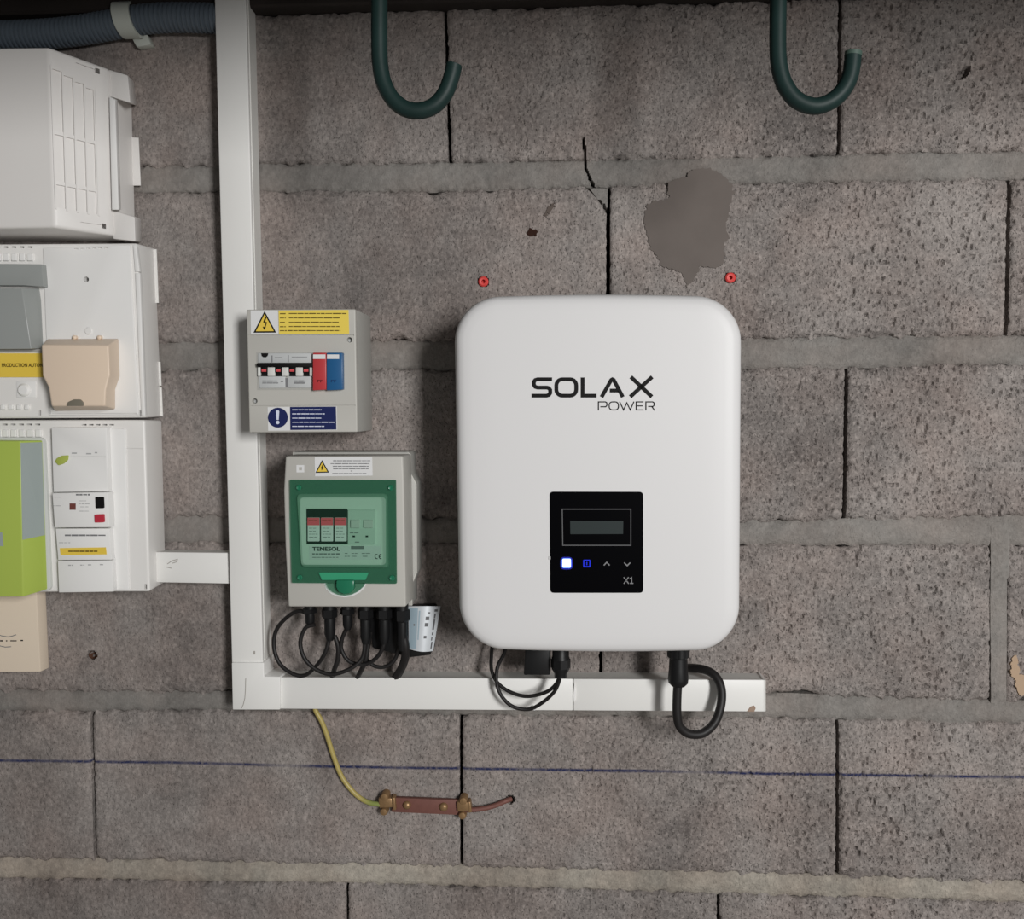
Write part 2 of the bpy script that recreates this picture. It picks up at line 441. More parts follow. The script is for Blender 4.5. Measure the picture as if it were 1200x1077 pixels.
# vertical joints of each course: (x at course top, x at course bottom, gap)
J = [
    [(-390, -384, 3), (62, 66, 3), (521.5, 527, 3.2), (985.5, 983.5, 3.2), (1440, 1430, 3)],
    [(-200, -196, 3), (280, 283, 3), (713, 713, 4.2), (1184.5, 1180, 4.0), (1640, 1630, 3)],
    [(-365, -360, 3), (90, 94, 3), (540, 542, 3), (993, 990, 4.0), (1445, 1440, 3)],
    [(-200, -196, 3), (286, 288, 3), (705, 704, 3.2), (1172, 1171, 20), (1630, 1625, 3)],
    [(-340, -335, 3), (106, 110.5, 3.2), (540, 540.5, 3.2), (982, 982, 3.6), (1430, 1425, 3)],
    [(-40, -37, 3), (406, 408, 3), (842, 843, 3), (1290, 1285, 3)],
    [(-330, -325, 3), (120, 124, 3), (560, 561, 3), (1000, 998, 3), (1440, 1435, 3)],
]
ENDL, ENDR = -620, 1830
sp_ = P(600, 1400, 0)
x0w, x1w = P(ENDL, 500, 0).x, P(ENDR, 500, 0).x
ztop = P(600, 6, 0).z; zbot = P(600, 1449, 0).z
def boxv(x0, x1, y0, y1, z0, z1):
    v = [Vector((x, y, z)) for x in (x0, x1) for y in (y0, y1) for z in (z0, z1)]
    return v, [(0, 1, 3, 2), (4, 6, 7, 5), (0, 4, 5, 1), (2, 3, 7, 6), (0, 2, 6, 4), (1, 5, 7, 3)]
v, f = boxv(x0w, x1w, 0.060, 0.12, 0.0, ztop + 0.4)
wall = struct(build('wall_back', v, f, M_core, center=Vector((0, 0, 0))))

WHOLES = []      # (centre, radius x, radius z, tilt, depth) of real holes in the wall face
WCRACK = []      # (point, half width) along a real crack
def in_hole(x, z):
    for c, ra, rb, ca, sa, dp_ in WHOLES:
        dx, dz = x - c.x, z - c.z
        if abs(dx) < 0.02 and abs(dz) < 0.02:
            a, b = dx * ca + dz * sa, -dx * sa + dz * ca
            k = (a / ra) ** 2 + (b / rb) ** 2 + 0.35 * noise.noise(Vector((x * 260, 3, z * 260)))
            if k < 1: return dp_
    for (p, wa), (q, wb) in zip(WCRACK, WCRACK[1:]):
        if z > p.z + 0.002 or z < q.z - 0.002: continue
        t = min(1, max(0, (p.z - z) / (p.z - q.z))); xc = p.x + (q.x - p.x) * t + 0.0009 * noise.noise(Vector((z * 300, 1, 4)))
        if abs(x - xc) < wa + (wb - wa) * t: return 0.022
    return 0.0
def rough_patch(name, Lf, Rf, Tf, Bf, m, cell=0.0046, edge=0.0065, rag=0.0045, relief=0.0010, fall=0.0045, base=0.0, depth=0.05, seed=0.0, chips=True, pores=0.0):
    w = (P(Rf(0.5), 500).x - P(Lf(0.5), 500).x); xm = (Lf(.5) + Rf(.5)) / 2
    h = P(xm, Tf(xm)).z - P(xm, Bf(xm)).z
    nu = max(3, int(w / cell)); nv = max(3, int(h / cell))
    grid = []
    for j in range(nv + 1):
        vv = j / nv; row = []
        xl, xr = Lf(vv), Rf(vv)
        for i in range(nu + 1):
            u = i / nu; x = xl + (xr - xl) * u; y = Tf(x) + (Bf(x) - Tf(x)) * vv
            p = P(x, y, 0.0)
            du = min(u, 1 - u) * w; dv = min(vv, 1 - vv) * h; e = min(du, dv)
            su = 1 if u < 0.5 else -1; sv = 1 if vv < 0.5 else -1
            dep = base
            if e < 0.03:
                q = Vector((p.x * 70 + seed, 0, p.z * 70))
                n1 = noise.noise(q) + 0.6 * noise.noise(q * 2.7)
                n2 = noise.noise(q + Vector((31, 7, 0))) + 0.6 * noise.noise(q * 2.7 + Vector((11, 3, 0)))
                hor = math.exp(-du / 0.006); ver = math.exp(-dv / 0.006)
                chip = max(0.0, noise.noise(Vector((p.x * 22 + seed, 5, p.z * 22))) - 0.28) * 0.020 if chips else 0
                p.x += su * hor * (abs(n1) * rag * 0.35)
                p.z -= sv * ver * (n2 * rag * 0.7 + rag * 0.2 + chip * 0.5)
                dep -= edge * (math.exp(-dv / fall) * (1 + 0.7 * n2) + 0.5 * math.exp(-du / 0.0025)) + chip * ver * 0.6
            dep += relief * (noise.noise(Vector((p.x * 12, seed, p.z * 12))) + 0.7 * noise.noise(Vector((p.x * 90, seed, p.z * 90))))
            if pores:
                co = min(1.0, max(0.25, 0.45 + p.x * 0.9 + 0.5 * noise.noise(Vector((p.x * 6, 2, p.z * 6)))))
                pv = noise.noise(Vector((p.x * 225 - p.z * 60, seed, p.z * 150)))
                if pv < -0.30: dep -= pores * co * min(1.0, (-0.30 - pv) / 0.22)
            dep -= in_hole(p.x, p.z)
            p.y = -dep
            row.append(p)
        grid.append(row)
    verts = [p for r_ in grid for p in r_]; n = nu + 1
    faces = [(j * n + i, j * n + i + 1, (j + 1) * n + i + 1, (j + 1) * n + i) for j in range(nv) for i in range(nu)]
    ring = [i for i in range(n)] + [j * n + nu for j in range(1, nv + 1)] + [nv * n + i for i in range(nu - 1, -1, -1)] + [j * n for j in range(nv - 1, 0, -1)]
    b0 = len(verts)
    for k in ring:
        p = verts[k]; verts.append(Vector((p.x, depth, p.z)))
    for a in range(len(ring)):
        c = (a + 1) % len(ring)
        faces.append((ring[a], ring[c], b0 + c, b0 + a))
    bm = bmesh.new(); vs_ = [bm.verts.new(p) for p in verts]
    for fc in faces: bm.faces.new([vs_[i] for i in fc])
    bmesh.ops.recalc_face_normals(bm, faces=bm.faces)
    o = from_bm(name, bm, m, wall, smooth=True)
    return o

def whole(px, py, r, ry=None, rot=0.0, depth=0.02):
    WHOLES.append((P(px, py, 0), r, ry or r, math.cos(rot), math.sin(rot), depth))
whole(108, 768, 0.0058); whole(598, 937, 0.0050); whole(1129, 86, 0.0100, 0.0042, 0.75, 0.012)
whole(566.5, 330, 0.0062, depth=0.03); whole(856, 325.5, 0.0062, depth=0.03)
WCRACK += [(P(x, y, 0), w_) for (x, y), w_ in zip([(683, 162), (685.5, 178), (686.5, 196), (691, 208), (695, 216), (699, 226), (704, 235), (711.5, 246), (713.6, 252)],
                                                 [.0010, .0012, .0011, .0012, .0014, .0016, .0014, .0017, .0018])]
sd = 0.0
for ci, (T_, B_) in enumerate(rows):
    js = [(ENDL, ENDL, 0)] + J[ci] + [(ENDR, ENDR, 0)]
    for a, b in zip(js, js[1:]):
        sd += 13.7
        Lf = lambda t, a=a: a[0] + (a[1] - a[0]) * t + a[2] / 2
        Rf = lambda t, b=b: b[0] + (b[1] - b[0]) * t - b[2] / 2
        if ci == 1 and b[0] == 713:      # the broken corner beside the black joint
            Rf = lambda t, b=b: b[0] - b[2] / 2 - max(0.0, 0.17 - t) / 0.17 * 24
        Tf = lambda x, T_=T_: poly_at(T_, x)
        Bf = lambda x, B_=B_: poly_at(B_, x)
        out = b[0] < -5 or a[0] > 1205 or ci == 6
        rough_patch('concrete_block', Lf, Rf, Tf, Bf, M_block, cell=0.012 if out else 0.0019, seed=sd, pores=0.0 if out else 0.0042)
for bi, (t, b) in enumerate(beds):
    sd += 5.1
    rough_patch('mortar_bed', lambda q: ENDL, lambda q: ENDR, lambda x, t=t: poly_at(t, x) - 2.8, lambda x, b=b: poly_at(b, x) + 2.8,
                M_mortarl if bi == 4 else M_mortar, cell=0.0013 if bi == 0 else 0.004, edge=0.005, rag=0.002, relief=0.0014, base=-0.0024, fall=0.004, seed=sd, chips=False)
v, f = boxv(x0w, x1w, 0.004, 0.061, 0.0, zbot + 0.03)
build('plinth', v, f, M_mortar, wall)
M_floor = mat('floor_concrete', rgb(150, 146, 140), 0.85, grain=0.3, gscale=80, mottle=0.2, mscale=6)
v, f = boxv(x0w - 0.3, x1w + 0.3, -4.2, 0.12, -0.06, 0.0)
struct(build('floor', v, f, M_floor))
# wide pointed perpend, mortar in the broken corner, beige filler, smooth patch
rough_patch('mortar_joint', lambda q: 1161 + 2 * abs(q - .5), lambda q: 1181.5 + 3 * (q < .3) - 1 * q, lambda x: 612, lambda x: 826, M_mortar, cell=0.005, edge=0.002, rag=0.002, base=-0.001, relief=0.0006, seed=3.3, chips=False)
rough_patch('mortar_joint', lambda q: 688 + 22 * q, lambda q: 712.5, lambda x: 214, lambda x: 246, M_mortar, cell=0.005, edge=0.002, rag=0.001, base=-0.008, seed=8.3, chips=False)
def ragged(poly, amp, step=2.5, seed=0):
    out = []
    n = len(poly)
    for i in range(n):
        a, b = Vector(poly[i]), Vector(poly[(i + 1) % n]); k = max(1, int((b - a).length / step))
        for j in range(k):
            p = a + (b - a) * (j / k)
            q = Vector((p.x * 0.21, p.y * 0.21, seed))
            q2 = q * 3.1
            out.append((p.x + amp * (noise.noise(q) + .7 * noise.noise(q2)), p.y + amp * (noise.noise(q + Vector((9, 9, 9))) + .7 * noise.noise(q2 + Vector((9, 9, 9))))))
    return out
fz = [(500,185),(560,168),(640,180),(700,225),(735,270),(740,310),(720,370),(715,430),(690,490),(715,545),(685,580),(695,640),(675,690),(635,715),(600,705),(555,705),(530,770),(485,810),(470,770),(455,735),(400,715),(350,700),(320,640),(285,610),(270,520),(248,465),(265,375),(310,345),(385,340),(380,240),(480,215)]
prism('filler_patch', ragged([(700 + x / 4.615, 160 + y / 4.615) for x, y in fz], 2.6, 1.3), -0.02, 0.0013, M_filler, wall)
prism('filler_patch', ragged([(1186, 772), (1192, 768), (1196, 790), (1204, 795), (1206, 815), (1194, 814), (1190, 800), (1184, 790)], 2.5, 1.3, seed=4), -0.02, 0.0014, M_tanfoam, wall)
def hole(px, py, r, m, depth=0.016):
    c = P(px, py, 0)      # the bored lining of a real hole, open to the front
    n = 14; rings = [[Vector((c.x + r * math.cos(2 * math.pi * k / n), d_, c.z + r * math.sin(2 * math.pi * k / n))) for k in range(n)] for d_ in (0.0015, depth)]
    loft('drill_hole', rings, m, wall, cap0=False, smooth=True)
hole(108, 768, 0.0056, mat('rusty_bore', rgb(104, 74, 60), 0.9, spec=0.1, mottle=0.3, mscale=300))
hole(598, 937, 0.0048, M_core)
def stain(px, py, r, ry, rot, m, amp):
    pts = [(px + x * math.cos(rot) - y * math.sin(rot), py + x * math.sin(rot) + y * math.cos(rot)) for x, y in circ(0, 0, r, 16, ry)]
    prism('stain', ragged(pts, amp, 1.2, seed=px), -0.01, 0.0016, m, wall)
stain(624, 272, 6.0, 4.0, 0.2, M_rust, 3.0)
stain(645, 245, 9.0, 3.0, -0.9, mat('stain_brown', rgb(92, 82, 76), 0.95), 4.0)
# timber over the wall and the ceiling it carries
zb = P(300, 9, 0.02).z
v, f = boxv(x0w, x1w, -0.022, 0.12, zb, zb + 0.16)
struct(build('trim_1', v, f, M_wood, bevel=0.003, seg=1))
zc = zb + 0.16
v, f = boxv(x0w, x1w, -0.64, 0.12, zc, zc + 0.03)
struct(build('ceiling', v, f, M_wood))
v, f = boxv(x0w, x1w, -0.64, -0.60, 1.93, zc + 0.001)
struct(build('added_shade_joist', v, f, M_wood, bevel=0.003, seg=1))  # unseen joist, added overhead to dim the top of the wall

# ------------------------------------------------------------------ green hooks
def hook(pxs, d, label, tipcol):
    top = P(*pxs[0], d); pts = [Vector((top.x, -d, zc + 0.004)), Vector((top.x, -d, zc - 0.08)), Vector((top.x, -d, top.z + 0.02))] + [P(x, y, d) for x, y in pxs]
    t = thing('hook', label, 'hook', pts[0], 'green hooks hanging overhead')
    tube('rod', pts, 0.0081, M_hookg, t, n=16, sub=8)
    e = pts[-1]; dr = (pts[-1] - pts[-2]).normalized()
    tube('tip', [e - dr * 0.003, e + dr * 0.0008, e + dr * 0.0014], 0.0082, tipcol, t, n=16, sm=False, rfn=lambda i, n: (0.0082, 0.0082, 0.0070)[i])
    lathe_z('collar', Vector((pts[0].x, -d, zc)), [(0.018, 0.001), (0.018, -0.006), (0.012, -0.010)], M_hookg, t)
    return t
hook([(444.5, 0), (444.5, 56), (446, 80), (450.5, 99), (460, 116), (474, 127), (491, 130), (508.5, 124), (521.5, 109.5), (529, 90), (532, 77)], 0.30,
     'dark green coated steel hook with plain dark tip, nearer the white vertical trunking', M_hookg)
hook([(912, 0), (911.5, 56), (914, 82), (921, 102), (934, 117.5), (953, 124.5), (971.5, 120), (987, 107), (996.5, 88), (1000, 62)], 0.30,
     'dark green coated steel hook with pale worn tip, above the smooth filler patch', M_spark)

# ------------------------------------------------------------------ red wall plugs
for px, py, lab in ((566.5, 330, 'red plastic wall plug in plain block, well away from the filler patch'), (856, 325.5, 'red plastic wall plug just below the smooth brown filler patch')):
    c = P(px, py, 0.002); t = thing('wall_plug', lab, 'wall plug', c, 'red wall plugs above the inverter')
    lathe_y('collar', c, [(0.0066, -0.002), (0.0066, 0.0025), (0.0048, 0.0040), (0.0026, 0.0036), (0.0023, -0.020)], M_plug, t)
    n = 12; rg = [[Vector((c.x + r_ * math.cos(2 * math.pi * k / n), y_, c.z + r_ * math.sin(2 * math.pi * k / n))) for k in range(n)] for r_, y_ in ((0.0022, 0.001), (0.0018, 0.019))]
    loft('bore', rg, M_plug, t, cap0=False, smooth=True)

# ------------------------------------------------------------------ corrugated conduit and its clip
cp = [(-150, 40), (-60, 41), (0, 41.5), (40, 40.5), (75, 38), (110, 33), (140, 27.5), (170, 22.5), (205, 20.5), (252, 21.5), (262, 22)]
path = smooth_path([P(x, y, 0.020) for x, y in cp], 10)
# resample evenly so that the ribs keep one pitch
res = [path[0]]; acc = 0; step = 0.0012
for a, b in zip(path, path[1:]):
    L_ = (b - a).length; t_ = step - acc
    while t_ <= L_:
        res.append(a + (b - a) * (t_ / L_)); t_ += step
    acc = (acc + L_) % step
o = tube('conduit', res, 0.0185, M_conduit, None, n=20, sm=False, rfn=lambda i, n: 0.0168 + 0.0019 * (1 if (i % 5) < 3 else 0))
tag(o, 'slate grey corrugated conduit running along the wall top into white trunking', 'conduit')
cl = thing('conduit_clip', 'off-white plastic saddle clip strapped round the corrugated conduit', 'clip', P(160, 40, 0))
def arcstrap():
    rings = []
    c0 = P(148, 25, 0.020)
    for k in range(15):
        a = math.radians(-100 + 200 * k / 14); off = (k - 7) / 7 * 0.009
        for_r = []
        for rr, xx in ((0.0190, -0.0115), (0.0222, -0.0115), (0.0222, 0.0115), (0.0190, 0.0115)):
            for_r.append(Vector((c0.x + xx + off * 0.7 + 0.002, c0.y - rr * math.cos(a), c0.z - rr * math.sin(a) * 1.02 + 0.001)))
        rings.append(for_r)
    return rings
loft('strap', arcstrap(), M_clip, cl, smooth=True)
prism('tab', [(154, 44), (172, 40), (177, 52), (160, 55)], 0.0, 0.014, M_clip, cl, bevel=0.001)

# ------------------------------------------------------------------ housing at the top of the left column
def Ps(lst, d): return [P(x, y, d) for x, y in lst]
h = thing('meter_housing', 'large off-white plastic housing with slotted slanting cheek under the conduit', 'housing', P(50, 284, 0))
fr = Ps([(-120, 57), (57, 54.5), (64, 267), (-120, 270)], 0.100)
md = Ps([(-120, 72), (126, 79.5), (131, 276), (-120, 276)], 0.055)
bk = Ps([(-120, 90), (155, 93), (160, 283.5), (-120, 283)], 0.0)
hbody = loft('body', [bk, md, fr], M_ivory, h, bevel=0.004, seg=3, bang=12)
ck = [fr[1], md[1], md[2], fr[2]]
hc_ = []
for ka, (ua, ub) in enumerate(((0.05, 0.20), (0.235, 0.385), (0.42, 0.57), (0.605, 0.74))):
    for va, vb in ((0.115 + .015 * ka, 0.455), (0.475, 0.735), (0.755, 0.885)):
        hc_.append(qcut(ck, ua, va, ub, vb, 0.0030))
hc_ += [qcut(ck, 0.78, 0.025, 0.86, 0.055, 0.02), qcut(ck, 0.83, 0.935, 0.90, 0.965, 0.02), qcut(ck, 0.45, 0.035, 0.775, 0.041, 0.002), qcut(ck, 0.45, 0.945, 0.825, 0.951, 0.002)]
carve(hbody, hc_)
for k in range(5):
    u = 0.015 + k * 0.186
    on_quad('vent_slat', ck, u, 0.10 + .012 * k, u + 0.032, 0.895, 0.0014, M_ivory, h)
loft('corner_lug', [Ps([(140, 92), (157, 95), (160.5, 124), (142, 119)], 0.0), Ps([(127, 81), (150, 88), (153, 121), (128, 113)], 0.05)], M_ivory, h, bevel=0.002)
loft('corner_lug', [Ps([(146, 252), (165.5, 256), (166, 284), (146, 284)], 0.0), Ps([(131, 246), (158, 254), (159, 283), (132, 280)], 0.05)], M_ivory, h, bevel=0.002)
loft('side_lip', [Ps([(129, 113), (138, 117), (142, 246), (132, 246)], 0.045), Ps([(128, 113), (135, 117), (139, 246), (131, 246)], 0.060)], M_white2, h, bevel=0.001)
loft('side_tab', [Ps([(150, 160), (163, 161), (165.5, 218), (152, 218)], 0.0), Ps([(150, 160.5), (162.5, 161.5), (165, 217.5), (152, 217.5)], 0.005)], M_ivory, h, bevel=0.0008)

# ------------------------------------------------------------------ middle unit of the left column
u1 = thing('consumer_unit', 'white consumer unit with grey door and yellow strip behind the beige socket', 'consumer unit', P(80, 490, 0), 'white consumer units')
b1 = loft('body', [Ps([(-120, 292), (182, 291), (190.5, 488.5), (-120, 488)], 0.0), Ps([(-120, 287), (160.5, 285), (171, 489.5), (-120, 491)], 0.055)], M_white, u1, bevel=0.003, seg=3)
cp1 = prism('cover_plate', [(50, 290.5), (152, 287), (162.5, 486), (57, 487)], 0.05, 0.0575, M_white2, u1, bevel=0.0012)
prism('cover_edge', [(155.5, 287), (159.5, 287), (163.5, 318.5), (158, 318.5)], 0.05, 0.0570, M_white2, u1, bevel=0.0008)
prism('cover_edge', [(158.2, 320), (163.7, 320), (170, 487), (165.5, 487)], 0.05, 0.0570, M_white2, u1, bevel=0.0008)
lathe_y('screw', P(101, 327.5, 0.0575), [(0.0034, 0.036), (0.0034, 0.040), (0.0020, 0.0415)], M_modgrey, u1, n=14)
for k in range(-2, 4):
    x = 3.4 + 9.4 * k
    prism('vent_rib', rect(x, 297, x + 6.4, 305.5), 0.05, 0.0585, M_white2, u1, bevel=0.0006, seg=1)
    prism('vent_rib', rect(x - 3, 474, x + 1.6, 480), 0.05, 0.0585, M_white2, u1, bevel=0.0006, seg=1)
vs1 = [pcut(rect(4.4 + 9.4 * k, 288.6, 9.4 + 9.4 * k, 290.8), 0.055, 0.03) for k in range(-2, 4)]
carve(b1, vs1 + [ccut(101, 327.5, 0.055, 0.0036, 0.020), pcut(rect(163.3, 481, 165.2, 488), 0.055, 0.02), pcut(rect(45.5, 481, 48, 487), 0.055, 0.012)])
carve(cp1, [ccut(101, 327.5, 0.0575, 0.0036, 0.012), pcut([(61, 484.4), (160, 484.0), (160, 485.2), (61, 485.6)], 0.0575, 0.003), pcut(rect(57.9, 480, 59.4, 485), 0.0575, 0.004)] + [pcut(rect(87 + 7 * k, 291.0 - .2 * k, 91.5 + 7 * k, 292.4 - .2 * k), 0.0575, 0.006) for k in range(6)])
prism('door', [(-120, 308), (49, 309.5), (51, 336), (28, 334.5), (-120, 334.5)], 0.05, 0.0680, M_door, u1, bevel=0.001)
dd = prism('door', [(-120, 338), (25.5, 338), (36.5, 409), (-120, 410)], 0.05, 0.0740, M_door, u1, back=[(-120, 338), (51.5, 338), (54.5, 408), (-120, 408)], bevel=0.001)
prism('door_sill', [(-120, 409), (47, 409), (50, 412), (-120, 413)], 0.05, 0.0600, M_grey2, u1)
yl = prism('warning_strip', rect(-120, 414, 52, 442), 0.05, 0.0570, M_yellow, u1)
ptext('lettering', 'PRODUCTION AUTONOME', 2, 425.6, 60, 430, 0.0572, M_inky, yl, bold=0.03)
lathe_y('push_button', P(28, 457, 0.057), [(0.0085, 0.053), (0.0085, 0.0575), (0.0060, 0.0600), (0.0002, 0.0602)], M_white2, u1)
prism('button_frame', rect(19, 447, 42, 466), 0.05, 0.0562, M_white2, u1, bevel=0.0005)
lathe_y('cover_stud', P(104, 388, 0.0575), [(0.005, 0.0565), (0.005, 0.0582), (0.0042, 0.0590), (0.0002, 0.0591)], M_white2, u1)
for ya, yb, xa, xb in ((292, 355, 184.0, 186.5), (424, 452, 188.5, 189.8), (454, 488, 190.0, 191.5)):
    loft('side_ridge', [Ps([(178, ya), (xa, ya), (xb, yb), (180, yb)], 0.0), Ps([(178, ya), (xa - .6, ya), (xb - .6, yb), (180, yb)], 0.006)], M_white, u1)

# beige socket fixed to that unit
s = thing('socket', 'beige hinged socket on the white cover plate, narrowing below, grey catch at bottom', 'socket', P(92, 478, 0.057))
sf = [(48.5, 404), (127, 404.8), (128.5, 439), (124, 456), (123, 476), (60.5, 476), (57, 454), (50, 440)]
sb = [(55, 397), (139.5, 396.5), (141, 441), (135.5, 456.5), (135.5, 480), (64, 482), (62, 456), (55, 442)]
loft('cover', [Ps(sb, 0.0574), Ps(sf, 0.092)], M_beige, s, bevel=0.0022, seg=3)
prism('catch', [(77, 475.8), (79, 471), (86, 468), (94, 468), (98, 472), (97, 475.8)], 0.08, 0.0935, M_lens, s, bevel=0.0012)
for x in (88, 117):
    lathe_y('hinge_pin', P(x, 395.5, 0.06), [(0.0028, 0.056), (0.0028, 0.0625), (0.001, 0.064)], M_beige, s, n=12)

# ------------------------------------------------------------------ lower unit of the left column
u2 = thing('consumer_unit', 'white consumer unit with lime green door and black and red trip buttons', 'consumer unit', P(80, 694, 0), 'white consumer units')
b2 = loft('body', [Ps([(-120, 491), (190, 492.5), (195, 682), (-120, 685)], 0.0), Ps([(-120, 493), (169.5, 492), (175.5, 693.5), (-120, 695)], 0.055)], M_white, u2, bevel=0.003, seg=3)
for k in range(-2, 5):
    x = 2.6 + 9.6 * k
    prism('vent_rib', rect(x, 503.5, x + 6.4, 512), 0.05, 0.0585, M_white2, u2, bevel=0.0006, seg=1)
carve(b2, [pcut(rect(2.6 + 9.6 * k, 496.5, 8.6 + 9.6 * k, 498.5), 0.055, 0.012) for k in range(-2, 5)] + [pcut(rect(96 + 8 * k, 497.0, 101.5 + 8 * k, 498.6), 0.055, 0.012) for k in range(5)]
      + [pcut(rect(169.3, 684.5, 172.2, 690.5), 0.055, 0.012), pcut([(149, 525), (167, 525.4), (167, 526.3), (149, 526.0)], 0.055, 0.002)])
prism('door_frame', rquad([(-120, 512.5), (52, 512.5), (60, 692.5), (-120, 695)], 7), 0.05, 0.0600, M_rim, u2, bevel=0.001)
gb = Ps([(-120, 514), (50.5, 516), (56.5, 690.5), (-120, 694)], 0.0590); gf = Ps([(-120, 517), (23.5, 516.8), (27, 699.6), (-120, 700.4)], 0.0850)
gd = loft('door', [gb, gf], M_green, u2, bevel=0.0015, seg=2)
gq_ = [gf[1], gb[1], gb[2], gf[2]]
on_quad('panel_film', gq_, 0.02, 0.012, 0.94, 0.632, 0.0003, M_slate, gd)
decal('panel_film', [(-60, 624), (2.5, 624), (4, 640), (-60, 640)], 0.0850, M_slate, gd)
prism('shoulder', [(124, 501), (147, 502), (151, 692), (131, 692)], 0.05, 0.0575, M_white2, u2, back=[(120, 501), (150, 502), (154, 692), (126, 692)], bevel=0.002)
m1 = prism('module_plate', [(60, 501), (124.5, 500), (127, 576), (62.5, 577)], 0.05, 0.0680, M_white2, u2, bevel=0.0012)
quads_mesh('fine_print', [rect(84, 530.3, 90, 531.8), rect(101, 531, 107, 532.4), rect(111, 529.8, 114, 531.2)], 0.0680, M_inkl, m1)['kind'] = 'stuff'
carve(m1, [pcut(rect(81, 534.6, 123.5, 535.5), 0.068, 0.002)])
prism('leaf_badge', [(64, 541), (66, 537), (72, 534), (79.5, 533.5), (79, 539), (74, 543.5), (68, 545.5)], 0.06, 0.0705, mat('badge_olive', rgb(166, 178, 84), 0.5), u2, bevel=0.001)
m2 = prism('breaker', [(61, 578), (126.5, 577), (128, 618), (64, 618.5)], 0.05, 0.0730, M_white2, u2, bevel=0.0012)
prism('test_button', rquad([(111.5, 582.5), (121.5, 582.3), (122, 595.5), (112, 595.8)], 1.2), 0.07, 0.0745, M_ink, m2)
prism('trip_button', rquad([(110.6, 603), (121.6, 602.5), (122.2, 612), (111, 612.5)], 1.2), 0.07, 0.0755, M_redbtn, m2)
prism('indicator', rect(81.5, 590, 88.6, 597.5), 0.07, 0.0734, mat('indicator_brown', rgb(112, 64, 58), 0.4), m2)
dashes('lettering', [(89, 107, 579.8)], 1.8, 0.0731, M_inkg, m2, 3)
dashes('fine_print', [(63, 72, 582.7), (62, 71, 592.8), (93, 101, 587), (92, 105, 590.5), (94, 104, 594), (93, 104, 599)], 0.7, 0.0731, M_inkl, m2, 4)
m3_ = prism('module_plate', [(65, 619.5), (128, 619.5), (130.5, 656), (68, 656.5)], 0.05, 0.0680, M_white2, u2, bevel=0.0008)
dashes('lettering', [(76, 124, 627.4)], 1.8, 0.0681, M_inkg, m3_, 5, wmin=4, wmax=9, gap=0.7)
dashes('fine_print', [(69, 83, 636)], 0.8, 0.0681, M_inkl, m3_, 6)
lb = decal('yellow_label', [(70, 642.3), (124, 641.5), (125, 649.8), (71, 650.6)], 0.0681, M_yellow, m3_)
dashes('label_print', [(80, 115, 646)], 1.7, 0.0688, M_inky, m3_, 7, wmin=4, wmax=8, gap=0.7)
m4_ = prism('module_plate', [(67.5, 657.5), (131, 657), (133, 693.5), (69, 694.5)], 0.05, 0.0680, M_white2, u2, bevel=0.0008)
dashes('fine_print', [(80, 86, 662.5), (94, 99, 662.3), (103, 107, 662), (117, 121, 661.8)], 1.2, 0.0681, M_inkl, m4_, 8)

# beige box under it
bb = thing('junction_box', 'beige junction box with chamfered edge, partly under the green-doored unit', 'junction box', P(0, 788, 0))
bfr = [(-120, 691), (42.5, 691), (47.5, 787.5), (-120, 789)]
bbody = loft('body', [Ps([(-120, 688), (53, 690), (57, 783.5), (-120, 784)], 0.0), Ps([(-120, 690), (53.5, 690), (57.5, 783), (-120, 785)], 0.012), Ps(bfr, 0.030)], M_beige2, bb, bevel=0.0016, seg=2, bang=12)
dashes('lettering', [(-6, 3.5, 751), (7, 8.5, 751), (12, 20, 751), (24, 27, 750.6)], 1.4, 0.0301, M_ink, bb, 9, wmin=3, wmax=8, gap=0.6)
strokes('emblem_arc', [([(-4, 743), (2, 745.2), (9, 746.3), (14, 745.5), (19, 743.8)], False), ([(-2, 756.5), (6, 758.3), (13, 757.8)], False)], 0.9, 0.0301, M_inkg, bb)

# ------------------------------------------------------------------ cable trunking
tv = thing('cable_trunking', 'long white vertical cable trunking beside the small grey enclosure', 'cable trunking', P(290, 830, 0), 'white cable trunking runs')
def seg_trunk(par, fl, d, base_in=1.0, m=M_pvc):
    """lid of a trunking as a slab, the channel behind it"""
    pass
topx = lambda x0, y0, x1, y1, y: x0 + (x1 - x0) * (y - y0) / (y1 - y0)
vl = lambda y: topx(251.5, 0, 272.2, 800, y); vr = lambda y: topx(288.0, 0, 308.5, 800, y)
ch = Ps([(vl(-130) + .8, -130), (vr(-130) - .8, -130), (vr(800) - .8, 800), (vl(800) + .8, 800)], 0.040)
loft('channel', [straight(ch, 0.0), straight(ch, 0.0335)], M_pvcside, tv)
prism('lid', [(vl(-130), -130), (vr(-130), -130), (vr(800), 800), (vl(800), 800)], 0.0340, 0.0400, M_pvc, tv, bevel=0.0014, seg=3)
ch2 = [p.copy() for p in ch]
for i in (1, 2): ch2[i].x += 0.0012
for i in (0, 3): ch2[i].x -= 0.0012
loft('channel_lip', [straight(ch2, 0.026), straight(ch2, 0.030)], M_pvcside, tv)
for (x, y) in ((297, 763), (301, 781.5)):
    prism('scuff', rect(x, y, x + 2, y + 4), 0.0395, 0.0402, M_scar, tv)

